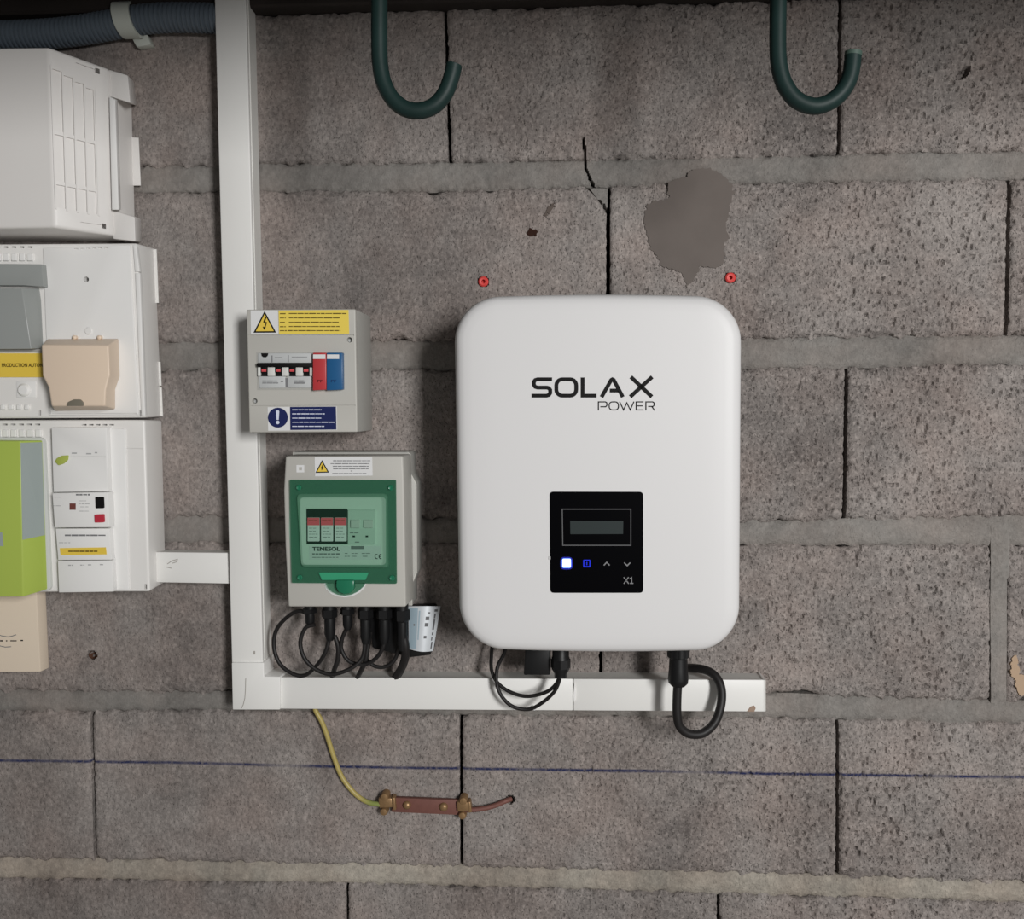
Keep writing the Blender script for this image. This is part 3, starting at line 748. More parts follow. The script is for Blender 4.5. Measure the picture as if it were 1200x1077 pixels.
te = prism('trunking_elbow', [(271.4, 776.5), (309.2, 776.5), (309.2, 793), (328, 793), (328, 831.8), (272.6, 831.8)], 0.0, 0.0430, M_pvc, None, bevel=0.0012, seg=2)
tag(te, 'white L-shaped trunking corner cover joining the vertical and bottom runs', 'trunking elbow')
strokes('seam', [([(288, 795), (287.6, 808), (287, 818), (285, 826), (283, 830)], False)], 0.8, 0.0430, M_scar, te)
hl = lambda x: 793.7 + (x - 328) * (797 - 793.7) / (897 - 328); hb = lambda x: 830.7 + (x - 328) * (834 - 830.7) / (897 - 328)
th_ = thing('cable_trunking', 'white horizontal cable trunking under the inverter with a chipped end', 'cable trunking', P(610, 834, 0), 'white cable trunking runs')
ch = Ps([(327, hl(327) + 1), (896, hl(896) + 1), (896, hb(896) - 1), (327, hb(327) - 1)], 0.036)
loft('channel', [straight(ch, 0.0), straight(ch, 0.031)], M_pvcside, th_)
def lidpiece(x0, x1, extra=()):
    poly = [(x0, hl(x0)), (x1, hl(x1))] + list(extra) + [(x1, hb(x1)), (x0, hb(x0))]
    return prism('lid', poly, 0.0315, 0.0370, M_pvc, th_, bevel=0.0010, seg=2)
lidpiece(327, 671.2)
lidpiece(672.2, 897, [(897, 824), (893, 827.5), (889.5, 828), (886, 834.4 - 1)][:0])
prism('chipped_corner', [(875, 834.2), (879, 828), (884, 826.5), (886, 830), (884, 834.5)], 0.034, 0.0374, mat('chip_brown', rgb(150, 128, 112), 0.8), th_, bevel=0.0006, seg=1)
prism('sliver', [(671.6, 815), (673.2, 800), (675.2, 812), (674.6, 820), (672.2, 823)], 0.034, 0.0382, M_white2, th_, bevel=0.0004, seg=1)
prism('sliver', [(621, 831.5), (624, 827.5), (629, 830), (627, 833)], 0.034, 0.0420, M_sticker, th_, bevel=0.0006, seg=1)
prism('end_cap', [(894.8, hl(895)), (897.4, hl(897)), (897.4, hb(897)), (894.8, hb(895))], 0.0, 0.0374, M_pvc, th_, bevel=0.0006, seg=1)
tb = thing('cable_trunking', 'short white trunking stub between the green-doored unit and the vertical run', 'cable trunking', P(225, 684, 0), 'white cable trunking runs')
ch = Ps([(180, 648), (269, 648.5), (269, 682), (180, 681.5)], 0.030)
loft('channel', [straight(ch, 0.0), straight(ch, 0.0255)], M_pvcside, tb)
prism('lid', [(181.5, 647), (269.6, 648), (269.6, 684), (182, 682.5)], 0.0255, 0.0310, M_pvc, tb, bevel=0.0010)
strokes('scuff', [([(196, 661), (202, 657), (208, 655.5), (207, 658.5), (202, 660)], False), ([(195, 664.5), (201, 666)], False)], 0.9, 0.0311, M_scar, tb)

# ------------------------------------------------------------------ small grey breaker enclosure
e1 = thing('breaker_enclosure', 'small light grey breaker enclosure with yellow and navy stickers beside the trunking', 'enclosure', P(360, 507, 0))
FD = 0.093
prism('base', [(289.5, 363.0), (415.5, 362.6), (418, 506), (292.5, 506.6)], 0.0, 0.045, M_grey2, e1, back=None, bevel=0.002) if False else None
fq = Ps([(288.7, 362.8), (416.3, 362.2), (418.7, 506.4), (292, 507)], FD)
loft('body', [straight(fq, 0.0), straight(fq, FD - 0.010)], M_grey2, e1, bevel=0.0012)
ec = loft('cover', [straight(fq, FD - 0.0105), straight(fq, FD)], M_grey, e1, bevel=0.0016, seg=3)
carve(ec, [pcut([(290.5, 392.8), (415, 392.4), (415, 393.4), (290.5, 393.8)], FD, 0.0015), pcut([(293.5, 475.2), (416.5, 474.6), (416.5, 475.5), (293.5, 476.1)], FD, 0.0015),
           ccut(409.6, 398.3, FD, 0.0034, 0.009), ccut(298.6, 470, FD, 0.0034, 0.009)])
for (x, y) in ((409.6, 398.3), (298.6, 470)):
    lathe_y('screw', P(x, y, FD), [(0.0032, FD - 0.0100), (0.0032, FD - 0.0072), (0.0018, FD - 0.0064)], M_modgrey, e1, n=14)
st = decal('warning_sticker', [(293.6, 363.8), (325.6, 363.6), (326.2, 391.6), (294, 391.8)], FD, M_sticker, e1)
decal('triangle_border', [(310, 364.6), (323.6, 389.8), (297, 390)], FD + 0.0004, M_ink, st, 0.0003)
decal('triangle', [(310, 368.2), (320.8, 388), (299.8, 388.2)], FD + 0.0007, M_yellow, st, 0.0003)
quads_mesh('bolt_mark', [[(310.6, 371.5), (312.4, 371.8), (310.4, 377.5), (308.4, 377.6)], [(308.4, 377.6), (309, 376.6), (313, 377.6), (312.2, 379)], [(313, 377.6), (310.6, 385), (309.4, 384), (311.6, 378.4)], [(307.8, 382.8), (311.6, 383.2), (309.6, 386.6)]], FD + 0.0010, M_ink, st)
sy = decal('yellow_sticker', [(326.4, 363.8), (408.4, 363.2), (409.2, 391.2), (327, 391.6)], FD, M_yellow2, e1)
dashes('label_print', [(328, 336, 367.6), (338.5, 406, 367.4), (328, 335, 372.6), (338.5, 398, 372.5), (328, 335, 377.7), (338.5, 397, 377.6), (328, 335, 382.8), (338.5, 398, 382.6), (328, 336, 387.5), (337, 399, 387.4)], 1.15, FD + 0.0004, M_inky, sy, 11, wmin=4, wmax=10, gap=0.7)
sb_ = decal('notice_sticker', [(313.5, 477.2), (394.4, 476.2), (395, 504), (314.2, 504.8)], FD, M_sticker, e1)
decal('mandatory_disc', circ(325.6, 489.4, 11.7, 28), FD + 0.0004, M_navy, sb_, 0.0003)
quads_mesh('exclamation_mark', [[(323.3, 482.2), (324, 481), (326.6, 481), (327.3, 482.2), (326.6, 492), (324.2, 492)], circ(325.5, 495, 2.1, 12)], FD + 0.0007, M_inkw, sb_)
decal('text_panel', [(339.8, 476.9), (393.6, 476.5), (394.2, 503.4), (340.2, 503.9)], FD + 0.0004, M_navy, sb_, 0.0003)
dashes('label_print', [(342.4, 377, 480.2), (342.4, 380.5, 485), (342.4, 376.5, 490), (342.4, 392.5, 494.8), (342.4, 380, 499.6)], 1.1, FD + 0.0007, M_inkw, sb_, 12, wmin=4, wmax=9, gap=0.6)
# row of modules in the cut-out
prism('cutout', [(300.2, 413), (403.2, 412.6), (403.8, 456.8), (301.5, 457.2)], FD - 0.004, FD + 0.0002, M_grey2, e1)
def module(name, x0, x1, y0, y1, d, m, **kw):
    return prism(name, rect(x0, y0, x1, y1), FD - 0.004, FD + d, m, e1, bevel=kw.get('bevel', 0.0008), seg=2)
mb = module('breaker', 302, 366.5, 413.8, 425.2, 0.0016, M_modgrey)
prism('terminal', [(306, 413.9), (314.3, 413.9), (313.6, 417), (311.6, 418.6), (308.6, 418.6), (306.6, 417)], FD, FD + 0.0022, M_ink, mb)
quads_mesh('seam', [rect(318.2, 416.5, 319.4, 424.5), rect(337.6, 416, 338.4, 424.5), rect(322, 418.6, 331, 419.2), rect(342, 418, 360, 418.6)], FD + 0.0016, M_inkg, mb)
prism('toggle_bar', [(300.5, 425.4), (366.4, 425), (366.4, 430.2), (301, 429.8)], FD - 0.002, FD + 0.0075, M_ink, e1, bevel=0.0008)
prism('toggle_recess', rect(301.6, 430, 366.4, 441), FD - 0.004, FD + 0.0006, M_ink, e1)
for x0, x1 in ((301.6, 305.2), (313.4, 322), (330, 338.2), (346.4, 354.8), (362.6, 366.4)):
    prism('toggle_guard', rect(x0, 430.2, x1, 440.8), FD - 0.003, FD + 0.0040, M_modwhite, e1, bevel=0.0008)
for x in (309.3, 326, 342.2, 358.7):
    tg = prism('toggle', rect(x - 3.6, 429.5, x + 3.4, 436.5), FD - 0.003, FD + 0.0050, M_ink, e1, bevel=0.0006)
    prism('toggle_flag', rect(x - 2.8, 432.6, x + 2.6, 435.6), FD, FD + 0.0056, M_redd, tg)
mc = prism('breaker', [(302.6, 441), (334.2, 441), (334.6, 454.6), (304, 455)], FD - 0.004, FD + 0.0016, M_modgrey, e1, bevel=0.0008)
md_ = prism('breaker', rect(337.2, 441, 366.2, 454.6), FD - 0.004, FD + 0.0016, M_modgrey, e1, bevel=0.0008)
prism('breaker_divider', rect(334, 443, 337.4, 454), FD - 0.004, FD + 0.0012, M_inkg, e1)
dashes('lettering', [(307.5, 326, 446.6), (307.5, 326, 448.8), (329, 332, 447)], 1.3, FD + 0.0017, M_inkg, mc, 13, wmin=4, wmax=8, gap=0.5)
dashes('lettering', [(344.5, 358, 446.6), (344.5, 358, 448.8)], 1.6, FD + 0.0017, M_inkg, md_, 14, wmin=4, wmax=8, gap=0.5)
for x0, x1, m, n_, lx0, lx1 in ((366.4, 382.2, M_red, 'fuse_module', 366.9, 381.2), (382.6, 401.4, M_blue, 'fuse_module', 383.2, 397.4)):
    mo = prism(n_, [(x0, 413.2), (x1, 413.2), (x1 + .2, 456.6), (x0, 457.6)], FD - 0.004, FD + 0.0085, m, e1, bevel=0.0012, seg=2)
    decal('label_window', rect(lx0, 415.4, lx1, 420.6), FD + 0.0085, M_sticker, mo)
    ptext('lettering', 'PF', x0 + 5.4, 445.2, x0 + 11.6, 448, FD + 0.0087, M_ink if m is M_red else M_navy, mo)

# ------------------------------------------------------------------ DC enclosure with the green door
e2 = thing('fuse_enclosure', 'grey fuse enclosure with see-through green door and looped cables below', 'enclosure', P(405, 712, 0))
GD = 0.100
bp_ = [(344, 529.5), (477, 529.5), (480, 532), (480.5, 555), (487, 567), (487.5, 671), (482, 685), (482, 710), (345, 709), (344, 684), (338, 671), (338, 567), (343, 555)]
prism('base', bp_, 0.0, 0.052, M_grey2, e2, bevel=0.002)
prism('base_rim', [(x + (1.2 if x > 400 else -1.2), y) for x, y in bp_], 0.046, 0.051, M_grey, e2, bevel=0.001)
cf = [(334.5, 534.6), (472, 534.3), (473.2, 565), (475.6, 711.4), (337.8, 711.2), (334.2, 640), (332.4, 575)]
cfr = Ps(cf, GD); cfm = straight(Ps([(x + (2 if x > 400 else -2), y) for x, y in cf], GD), 0.05)
loft('cover', [cfm, cfr], M_grey, e2, bevel=0.0024, seg=3)
# recess floor behind the door, with modules
prism('door_recess', [(340, 562.6), (463.6, 562.8), (464.6, 684), (342.4, 683.2), (338.6, 620)], GD - 0.004, GD + 0.0004, mat('recess_green', rgb(150, 176, 160, K), 0.5), e2)
WD = GD + 0.0006
prism('inner_plate', rrect(352, 583, 452, 662, 4), GD, WD, mat('inner_grey', rgb(205, 212, 205, K), 0.5), e2)
bkp = decal('module_back', [(359.2, 596.2), (407, 596.2), (406.6, 638), (359.4, 637.8)], WD, M_ink, e2, 0.0010)
for x0 in (360.2, 376, 391.9):
    q = prism('surge_cartridge', rect(x0, 606.6, x0 + 14, 634.6), WD, WD + 0.0035, M_dc, e2, bevel=0.0006, seg=1)
    decal('red_band', rect(x0, 606.8, x0 + 14, 615.6), WD + 0.0035, M_dcred, q)
    dashes('cartridge_print', [(x0 + 1.5, x0 + 12, 609.6)] , 1.2, WD + 0.0040, M_redd, q, 15)
    dashes('fine_print', [(x0 + 2, x0 + 12, 619), (x0 + 2, x0 + 11, 622.5), (x0 + 2, x0 + 12, 626), (x0 + 2, x0 + 11, 629.5)], 0.6, WD + 0.0036, M_inkg, q, 16)
sw = prism('isolator', rect(407.4, 597.6, 439.6, 638), WD, WD + 0.0030, mat('isolator_pale', rgb(190, 200, 192, K), 0.45), e2, bevel=0.0006, seg=1)
for x0 in (408.5, 423.8):
    prism('isolator_handle', rect(x0 + 2, 609, x0 + 13, 619), WD + 0.002, WD + 0.0052, M_modwhite, sw, bevel=0.0008, seg=1)
    quads_mesh('screw_mark', [rect(x0 + 4.6, 627.6, x0 + 7.6, 629.6)], WD + 0.0030, M_ink, sw)
dashes('fine_print', [(410, 420, 624.5), (416, 422, 635.3)], 1.0, WD + 0.0030, M_inkg, sw, 17)
nl = decal('name_label', [(362.4, 639.8), (447, 639.8), (446.4, 656), (362.6, 656)], WD, M_sticker, e2)
ptext('lettering', 'TENESOL', 366, 640.8, 398.5, 645.6, WD + 0.0004, M_ink, nl, bold=0.03)
dashes('lettering_line', [(366, 398, 649.2)], 1.6, WD + 0.0004, M_inkg, nl, 18)
dashes('fine_print', [(366, 398, 653.2), (404, 409, 648.6), (412, 420, 648.6), (424, 434, 648.6), (404, 410, 652), (413, 419, 652), (425, 432, 652)], 0.8, WD + 0.0004, M_inkg, nl, 19)
prism('name_tab', rect(411.5, 640.0, 426.5, 643.4), WD, WD + 0.0012, M_inkg, e2)
strokes('conformity_mark', [([(442.4, 649.6), (440.6, 649.8), (439.6, 651.4), (439.7, 653.2), (440.8, 654.6), (442.6, 654.8)], False), ([(447, 649.6), (445.2, 649.8), (444.2, 651.4), (444.3, 653.2), (445.4, 654.6), (447.2, 654.8)], False), ([(444.3, 652.2), (446.6, 652.2)], False)], 0.8, WD + 0.0005, M_ink, nl)
# the door: flat green frame and a raised clearer window
def ring_slab(name, outer, inner, d0, d1, m, parent):
    n = len(outer); vo = Ps(outer, d1); vi = Ps(inner, d1); wo = straight(vo, d0); wi = straight(vi, d0)
    verts = vo + vi + wo + wi; faces = []
    for i in range(n):
        j = (i + 1) % n
        faces += [(i, j, n + j, n + i), (2 * n + i, 3 * n + i, 3 * n + j, 2 * n + j), (i, 2 * n + i, 2 * n + j, j), (n + i, n + j, 3 * n + j, 3 * n + i)]
    return build(name, verts, faces, m, parent)
door = [(339.6, 562.3), (463.8, 562.6), (464.8, 684.2), (342, 683.2)]
win = [(347, 579), (455, 578.4), (456.2, 666), (352.4, 665)]
gl = ring_slab('door', rquad(door, 1.5), rquad(win, 6), GD + 0.0015, GD + 0.0050, M_glass, e2)
fw = Ps(rquad(win, 6), GD + 0.0052); ff_ = Ps(rquad([(350.6, 582.6), (451.8, 582), (452.8, 662.4), (355, 661.8)], 5), GD + 0.0120)
loft('window', [fw, ff_], M_glass, gl, cap0=False, cap1=False)
wfront = build('window_pane', ff_, [tuple(range(len(ff_)))], M_glass2, gl)
for (x, y) in ((351.5, 571), (458.8, 571), (352.6, 676), (460.3, 676.5)):
    lathe_y('door_screw', P(x, y, GD), [(0.0034, GD), (0.0034, GD + 0.0056), (0.0026, GD + 0.0062), (0.0004, GD + 0.0054)], M_greenp, gl, n=14)
prism('latch_plate', [(373, 671), (432, 671), (428, 680), (377, 680)], GD + 0.001, GD + 0.0056, mat('latch_green', rgb(52, 140, 104, K), 0.3), gl, bevel=0.0006, seg=1)
hc = [(381.5, 684), (384, 689.5), (389, 694), (396, 697.3), (404, 698.4), (412, 697.2), (419.5, 693.5), (425, 688.5), (427.5, 684)]
prism('handle_scoop', [(379.5, 683.4), (382, 690.4), (388, 696), (396, 699), (404, 700), (413, 698.6), (421.5, 694.5), (427, 689), (429.6, 683.4)], GD - 0.002, GD + 0.0006, M_sticker, e2)
prism('handle', hc, GD + 0.0008, GD + 0.0070, M_glass2, gl, bevel=0.001)
prism('handle_grip', [(394, 680), (414.5, 680), (415, 690), (410.5, 695.6), (403, 696.6), (396.5, 694), (393.6, 688)], GD + 0.001, GD + 0.0100, M_greenp, gl, bevel=0.0016)
sw2 = decal('warning_sticker', [(368.6, 535.8), (436, 535.6), (436.6, 557.4), (369.2, 558.2)], GD, M_sticker, e2)
decal('triangle_border', [(377.4, 539.2), (385.6, 553.8), (369.6, 554.2)], GD + 0.0004, M_ink, sw2, 0.0003)
decal('triangle', [(377.4, 542), (383.6, 552.6), (371.6, 552.9)], GD + 0.0007, M_yellow, sw2, 0.0003)
quads_mesh('bolt_mark', [[(377.8, 544.6), (378.8, 544.8), (377.6, 548), (376.4, 548)], [(376.4, 547.4), (379, 547.6), (377, 551.6)]], FD * 0 + GD + 0.0010, M_ink, sw2)
dashes('label_print', [(390.5, 434, 540), (387.5, 433, 543.4), (390, 432, 546.5), (390.5, 432, 549.4), (411, 413, 552), (389.5, 431, 555)], 1.0, GD + 0.0004, M_inkg, sw2, 21, wmin=3, wmax=8, gap=0.6)
ring_slab('class_mark', rect(347.3, 545, 356.4, 553.6), rect(350, 547.4, 353.7, 551.2), GD - 0.0002, GD + 0.0004, M_sticker, e2)
for x, L_, r in ((363, 22, .0075), (386, 40, .0085), (407, 27, .0075), (428, 44, .0085), (450, 44, .0085), (471, 52, .0085)):
    c = P(x, 712, 0.055); l = L_ * 0.00108
    g = lathe_z('cable_gland', c, [(r, 0.006), (r, -0.3 * l), (r * .82, -0.33 * l), (r * .82, -0.8 * l), (r * .5, -l)], M_black, e2)
    lathe_z('gland_nut', c, [(r * 1.22, -0.05 * l), (r * 1.22, -0.28 * l), (r * 1.0, -0.31 * l)], M_black, g, n=6, smooth=False)

# cables looping under that enclosure
G1 = 'black cables under the green-doored enclosure'
GRP = G1
def cable(pts, r, label, m=M_rubber, group=None, n=10):
    o = ptube('cable', pts, r, m, None, n=n, sub=8)
    return tag(o, label, 'cable', group or GRP)
c1 = 'thin black cable forming the widest loop beside the vertical trunking'
cable([(363, 722, .055), (352, 716, .05), (338, 722, .045), (324, 738, .04), (321, 758, .04), (328, 778, .042), (344, 790, .044), (358, 791, .045), (371, 780, .05), (381, 765, .055), (386, 748, .055)], 0.0027, c1)
cable([(369, 732, .06), (358, 736, .06), (352, 752, .06), (356, 770, .06), (368, 783, .06), (385, 790, .06), (400, 788, .06), (415, 781, .058), (425, 770, .055), (428, 752, .055)], 0.0027, 'thin black cable forming the second loop, crossing the widest loop')
cable([(392, 745, .05), (396, 757, .05), (396, 772, .048), (392, 784, .045), (388, 797, .028)], 0.0032, 'short black cable dropping through the loops into the trunking')
cable([(407, 735, .055), (401, 748, .052), (400, 760, .05), (406, 772, .05), (416, 778, .05), (430, 778, .05), (442, 770, .052), (449, 758, .055), (450, 748, .055)], 0.0027, 'thin black cable forming the small middle loop under the fuse enclosure')
cable([(434, 740, .045), (431, 757, .045), (428, 775, .045), (422, 788, .04), (416, 799, .028)], 0.0032, 'black cable bending down beside the small middle loop')
cable([(428, 770, .04), (436, 779, .04), (447, 782, .04), (458, 778, .04), (465, 768, .04), (468, 752, .045)], 0.0026, 'thin black cable forming the shallow loop below the silver tag')
cable([(472, 742, .055), (475, 757, .055), (475, 770, .05), (470, 784, .04), (461, 798, .028)], 0.0055, 'thick black cable entering the trunking below the silver tag')

# labelled black box hung behind the cables
tg = thing('tagged_adapter', 'black adapter with a curled silver printed label, behind the looped cables', 'adapter', P(470, 766, 0.0))
prism('body', [(432, 716), (508, 714), (505, 768), (480, 771), (436, 760)], 0.0, 0.040, M_black, tg, bevel=0.003, seg=2)
def lab_pt(u, v, off):
    x = (478.6 * (1 - u) + 516.4 * u) * (1 - v) + (479 * (1 - u) + 507.6 * u) * v
    y = (710.4) * (1 - v) + (760.4 * (1 - u) + 762.9 * u) * v + 2.0 * math.sin(u * math.pi) * v
    return P(x, y, 0.046 + 0.010 * math.sin(u * 2.4 + .3) * (0.6 + .4 * v) - 0.008 * u + off)
def sheet(name, ua, ub, va, vb, off, th, m, par, n=10):
    verts = []; faces = []
    for i in range(n + 1):
        u = ua + (ub - ua) * i / n
        verts += [lab_pt(u, va, off + th), lab_pt(u, vb, off + th), lab_pt(u, vb, off), lab_pt(u, va, off)]
    for i in range(n):
        for k in range(4):
            faces.append((4 * i + k, 4 * i + (k + 1) % 4, 4 * i + 4 + (k + 1) % 4, 4 * i + 4 + k))
    faces += [(0, 1, 2, 3), (4 * n, 4 * n + 1, 4 * n + 2, 4 * n + 3)]
    return build(name, verts, faces, m, par, smooth=True)
lab = sheet('label_sheet', 0, 1, 0, 1, 0, 0.0006, M_foil, tg, 16)
sheet('blue_field', 0.02, 0.30, 0.04, 0.97, 0.0006, 0.0002, M_foilb, lab)
sheet('blue_field', 0.33, 0.38, 0.1, 0.75, 0.0006, 0.0002, M_foilb, lab)
for ua, ub, va, vb in ((0.83, 0.93, 0.07, 0.12), (0.62, 0.70, 0.13, 0.16), (0.57, 0.69, 0.23, 0.31), (0.56, 0.68, 0.37, 0.45), (0.56, 0.66, 0.65, 0.71), (0.84, 0.89, 0.16, 0.27), (0.84, 0.90, 0.29, 0.52), (0.85, 0.90, 0.58, 0.64), (0.85, 0.89, 0.68, 0.76), (0.87, 0.92, 0.79, 0.94), (0.17, 0.22, 0.40, 0.45)):
    sheet('print_mark', ua, ub, va, vb, 0.0006, 0.0003, M_inkg if ua < .5 else mat('ink_soft', rgb(84, 84, 86), .5) if 'ink_soft' not in MATS else MATS['ink_soft'], lab, 2)

# ------------------------------------------------------------------ inverter
inv = thing('solar_inverter', 'big white wall-mounted solar inverter with black display panel', 'inverter', P(702, 762, 0))
ID = 0.100
IQ = [(533.8, 351.6), (865.4, 350.6), (862.8, 755.2), (540.8, 753.4)]
def iring(inset, d, ref=ID, rad=52.0, n=14, bow=4.2):
    ins = inset
    w, hh = 330.0, 410.0
    r = max(12.0, rad - ins); pts = rrect(ins, ins, w - ins, hh - ins, r, n)
    # more points along the sides so that the edges can bow
    full = []
    for i in range(len(pts)):
        a, b = pts[i], pts[(i + 1) % len(pts)]
        k = 8 if math.hypot(b[0] - a[0], b[1] - a[1]) > 60 else 1
        for j in range(k): full.append((a[0] + (b[0] - a[0]) * j / k, a[1] + (b[1] - a[1]) * j / k))
    out = []
    for x, y in full:
        u, v = x / w, y / hh
        X = (IQ[0][0] * (1 - u) + IQ[1][0] * u) * (1 - v) + (IQ[3][0] * (1 - u) + IQ[2][0] * u) * v
        Y = (IQ[0][1] * (1 - u) + IQ[1][1] * u) * (1 - v) + (IQ[3][1] * (1 - u) + IQ[2][1] * u) * v
        Y += -bow * (1 - (2 * u - 1) ** 2) * (1 - v) + bow * (1 - (2 * u - 1) ** 2) * v
        p = P(X, Y, ref); out.append(Vector((p.x, -d, p.z)))
    return out
loft('shell', [iring(8, .034), iring(1.0, .036), iring(0, .042), iring(0, .112), iring(.6, .120), iring(1.8, .1268), iring(4, .1315), iring(7.5, .1345), iring(13, .1360), iring(22, .1367), iring(38, .1371), iring(50, .13715)], M_shell, inv, smooth=True)
loft('heat_sink', [iring(26, .004), iring(26, .0355)], M_black, inv)
v_ = Ps(rect(600, 420, 800, 560), 0.006)
loft('wall_bracket', [straight(v_, -0.001), straight(v_, 0.006)], M_pvcside, inv)
ID2 = 0.1372
dp = prism('display_panel', rquad([(644.2, 576.2), (753.6, 576.4), (753.8, 694.8), (645, 694.8)], 4.5), ID2 - 0.003, ID2 + 0.0008, M_panel, inv)
DP = ID2 + 0.0008
ring_slab('display_frame', [(658.4, 596.2), (739.8, 596.2), (739.8, 639.6), (659, 639.6)], [(659.4, 597.2), (738.8, 597.2), (738.8, 638.6), (660, 638.6)], DP - .0002, DP + .0003, M_line, dp)
decal('screen', [(668.2, 610.4), (730.4, 610.6), (730.2, 625.8), (668.4, 626)], DP, M_lcd, dp)
decal('lamp_halo', rquad(rect(656.6, 652.8, 671.2, 667.4), 5), DP, M_ledring, dp)  # ring coloured blue as the halo of the status lamp
prism('status_lamp', rquad(rect(659, 655, 669, 665.2), 1.6), DP - .0002, DP + .0016, M_led, dp)
ring_slab('info_lamp', rquad(rect(683.4, 656, 692, 664.8), 1.2), rquad(rect(684.8, 657.4, 690.6, 663.4), 0.8), DP - .0002, DP + .0004, M_led2, dp)
quads_mesh('info_mark', [rect(687.1, 658.6, 688.3, 662.4)], DP, M_led2, dp)
strokes('up_button', [([(707.6, 662.6), (711, 659), (714.4, 662.6)], False)], 1.3, DP, M_mark, dp)
strokes('down_button', [([(731.4, 659.4), (735, 663), (738.6, 659.4)], False)], 1.3, DP, M_mark, dp)
strokes('model_mark', [([(730.9, 676.4), (736.8, 684)], False), ([(736.6, 676.4), (731, 684)], False), ([(738.0, 678.2), (740.2, 676.9), (740.2, 683.5)], False), ([(738.2, 683.6), (742.2, 683.6)], False)], 1.15, DP, M_mark, dp)
def z6(lst): return [(600 + x / 6.0, 420 + y / 6.0) for x, y in lst]
def zr(x0, y0, x1, y1, r): return z6(rrect(x0, y0, x1, y1, r, 5))
strokes('brand_letter', [(z6([(282, 147), (180, 147), (164, 152), (154, 165), (154, 185), (164, 200), (180, 205), (246, 205), (260, 209), (269, 222), (269, 244), (260, 257), (244, 262), (138, 262)]), False)], 4.5, ID2, M_ink, inv)
strokes('brand_letter', [(zr(312, 147, 452, 262, 42), True)], 4.5, ID2, M_ink, inv)
strokes('brand_letter', [(z6([(497, 134), (497, 262), (595, 262)]), False)], 4.5, ID2, M_ink, inv)
strokes('brand_letter', [(z6([(630, 272), (698, 152), (706, 147), (716, 152), (780, 272)]), False), (z6([(688, 226), (750, 226)]), False)], 4.5, ID2, M_ink, inv)
strokes('brand_letter', [(z6([(836, 130), (984, 270)]), False), (z6([(986, 130), (832, 270)]), False)], 4.6, ID2, M_ink, inv)
T = lambda l, c=False: (z6(l), c)
for lts in ([T([(608, 366), (608, 306), (658, 306), (667, 312), (668, 330), (660, 340), (622, 340)])], [(zr(684, 306, 749, 362, 22), True)],
            [T([(757, 304), (785, 362), (808, 312), (832, 362), (858, 304)])], [T([(925, 306), (874, 306), (874, 362), (925, 362)]), T([(874, 334), (920, 334)])],
            [T([(942, 366), (942, 306), (990, 306), (1000, 313), (1000, 330), (991, 338), (958, 338)]), T([(984, 338), (1003, 366)])]):
    strokes('brand_letter', lts, 1.25, ID2, M_ink, inv)
prism('seam_nick', rect(643.0, 652, 645.2, 656), ID2 - .001, ID2 + .0010, M_shell, inv, bevel=0.0003, seg=1)
# sockets and glands on its underside
prism('isolator_block', [(616, 752), (645, 752), (645, 791.5), (613.5, 791.5)], 0.030, 0.070, M_black, inv, bevel=0.002)
g = P(657, 762, 0.075)
gg = lathe_z('cable_gland', g, [(.0105, .012), (.0105, -.008), (.0112, -.009), (.0112, -.024), (.0080, -.030), (.0080, -.034)], M_black, inv)
lathe_z('gland_nut', g, [(.0124, -.011), (.0124, -.022)], M_black, gg, n=8, smooth=False)
g = P(795, 762, 0.080)
gg = lathe_z('cable_gland', g, [(.0135, .012), (.0135, -.008), (.0112, -.010), (.0118, -.024), (.0128, -.036), (.0122, -.041), (.0085, -.045)], M_black, inv)
lathe_z('gland_nut', g, [(.0140, .002), (.0140, -.008)], M_black, gg, n=8, smooth=False)
GRP = 'black cables under the inverter'
cable([(578, 742, .014), (576, 765, .030), (576, 785, .045), (583, 800, .052), (598, 811, .056), (618, 816, .060), (640, 811, .066), (652, 801, .072), (657, 788, .075)], 0.0024, 'thin black cable under the inverter making the shallower of two curves')
cable([(596, 744, .014), (591, 765, .034), (583, 782, .05), (582, 800, .055), (588, 816, .058), (601, 828, .060), (620, 831, .060), (636, 823, .066), (650, 810, .072), (656, 796, .075)], 0.0024, 'thin black cable under the inverter making the deeper of two curves')
cable([(795, 795, .080), (793.5, 815, .080), (793.5, 838, .080), (797, 852, .078), (808, 860, .075), (824, 859, .070), (838, 846, .064), (845, 825, .058), (845, 806, .052), (838, 792, .045), (826, 785, .036), (812, 783, .022), (803, 783, .004)], 0.0056, 'thick black cable looping from the inverter gland in front of the trunking end', n=14)

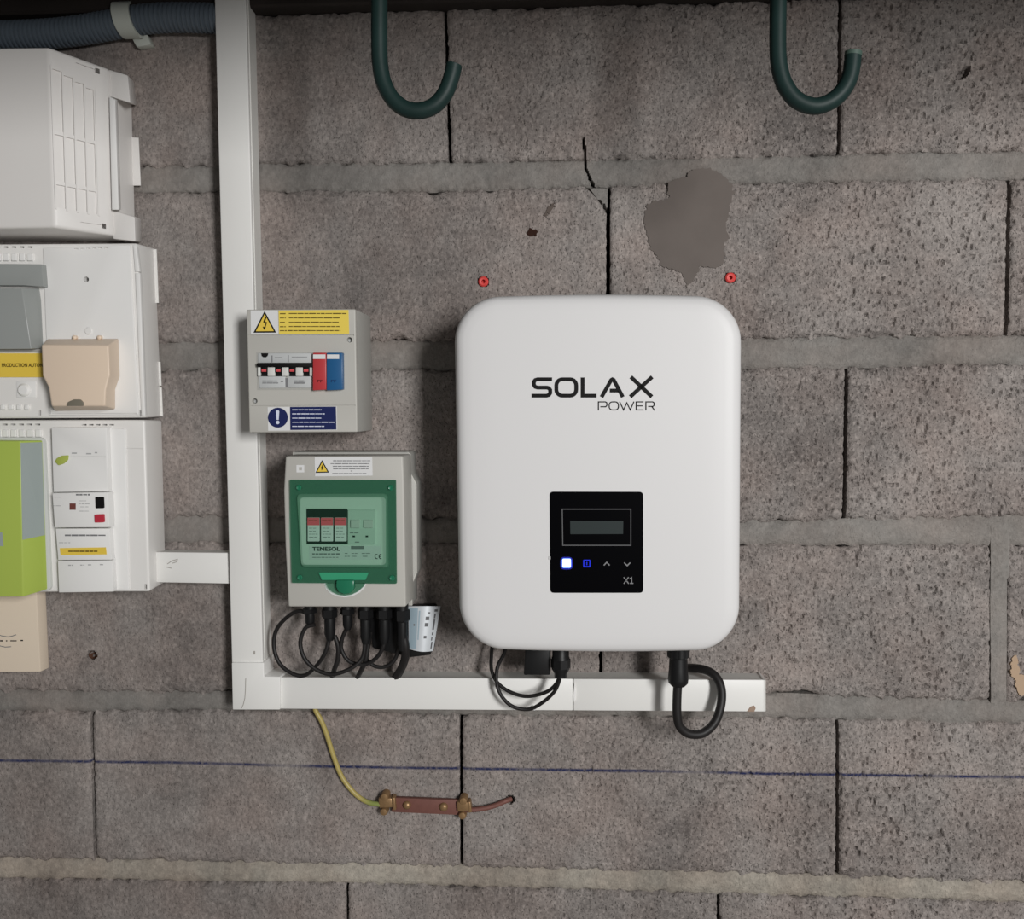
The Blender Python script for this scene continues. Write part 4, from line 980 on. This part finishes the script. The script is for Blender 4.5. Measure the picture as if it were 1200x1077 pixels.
# ------------------------------------------------------------------ earth connection
def make_earth():
    m = mat('earth_wire', rgb(166, 150, 88), 0.4); nt = m.node_tree; b = nt.nodes['Principled BSDF']
    tc = nt.nodes.new('ShaderNodeTexCoord'); mp = nt.nodes.new('ShaderNodeMapping'); mp.inputs['Rotation'].default_value = (0, 0.5, 0)
    wv = nt.nodes.new('ShaderNodeTexNoise'); wv.inputs['Scale'].default_value = 30
    nt.links.new(tc.outputs['Object'], mp.inputs[0]); nt.links.new(mp.outputs[0], wv.inputs['Vector'])
    sx = nt.nodes.new('ShaderNodeSeparateXYZ'); nt.links.new(tc.outputs['Object'], sx.inputs[0])
    mr = nt.nodes.new('ShaderNodeMapRange'); mr.inputs[1].default_value = 0.012; mr.inputs[2].default_value = 0.03; nt.links.new(sx.outputs[0], mr.inputs[0])
    mx = nt.nodes.new('ShaderNodeMix'); mx.data_type = 'RGBA'; mx.inputs[6].default_value = rgb(168, 152, 90); mx.inputs[7].default_value = rgb(134, 144, 80)
    nt.links.new(mr.outputs[0], mx.inputs[0]); nt.links.new(mx.outputs[2], b.inputs['Base Color'])
    return m
ew = ptube('earth_wire', [(367, 815, .010), (369.5, 831.5, .010), (376, 843.7, .0095), (382.6, 860, .0085), (391, 886.6, .0075), (401, 911, .007), (415.4, 929.5, .0075), (429.7, 939.5, .009), (444, 942.5, .011), (456, 943, .011)], 0.0033, make_earth(), None, n=12)
tag(ew, 'yellow-green earth wire curving from the trunking down to the copper bar', 'wire')
eb = thing('earth_bar', 'copper earthing bar with brass clamps screwed to the wall under the trunking', 'earth bar', P(500, 955, 0))
prism('bar', [(459, 934.8), (545, 938.4), (544, 955.6), (459, 951.8)], 0.0015, 0.0085, M_copper, eb, bevel=0.0008)
for (x, y, r) in ((477, 943.2, 4.9), (520, 945.3, 5.2)):
    lathe_y('screw', P(x, y, .0085), [(r * .00112, .008), (r * .00112, .0105), (r * .0008, .0125), (r * .0003, .0134)], M_brass, eb, n=16)
for k, (x, y) in enumerate(((451, 941.5), (543, 946))):
    cb_ = prism('clamp', [(x - 8, y - 6), (x + 8, y - 6), (x + 10, y + 5), (x - 7, y + 6)], 0.001, 0.0145, M_brass, eb, bevel=0.0020)
    lathe_y('clamp_screw', P(x, y - 8, .012), [(.0058, .000), (.0058, .0125), (.0046, .0155), (.0015, .0162)], M_brass, cb_, n=16)
    lathe_y('clamp_screw', P(x - 1, y + 9.2, .012), [(.0056, .000), (.0056, .0125), (.0044, .0155), (.0015, .0162)], M_brass, cb_, n=16)
    prism('clamp_collar', [(x + 8, y - 7), (x + 11.5, y - 6), (x + 13, y + 8), (x + 9.5, y + 8)] if k == 0 else [(x + 5, y - 6), (x + 8, y - 6), (x + 10, y + 6), (x + 6, y + 7)], 0.002, 0.0160, M_brass, cb_, bevel=0.0008)
cw = ptube('copper_wire', [(540, 948, .010), (552.8, 949, .010), (569, 947, .0085), (582.5, 943, .006), (592, 938.8, .004), (599, 936.2, -.001)], 0.0034, M_copper, None, n=12)
tag(cw, 'short bare copper wire running from the brass clamp into the wall hole', 'wire')
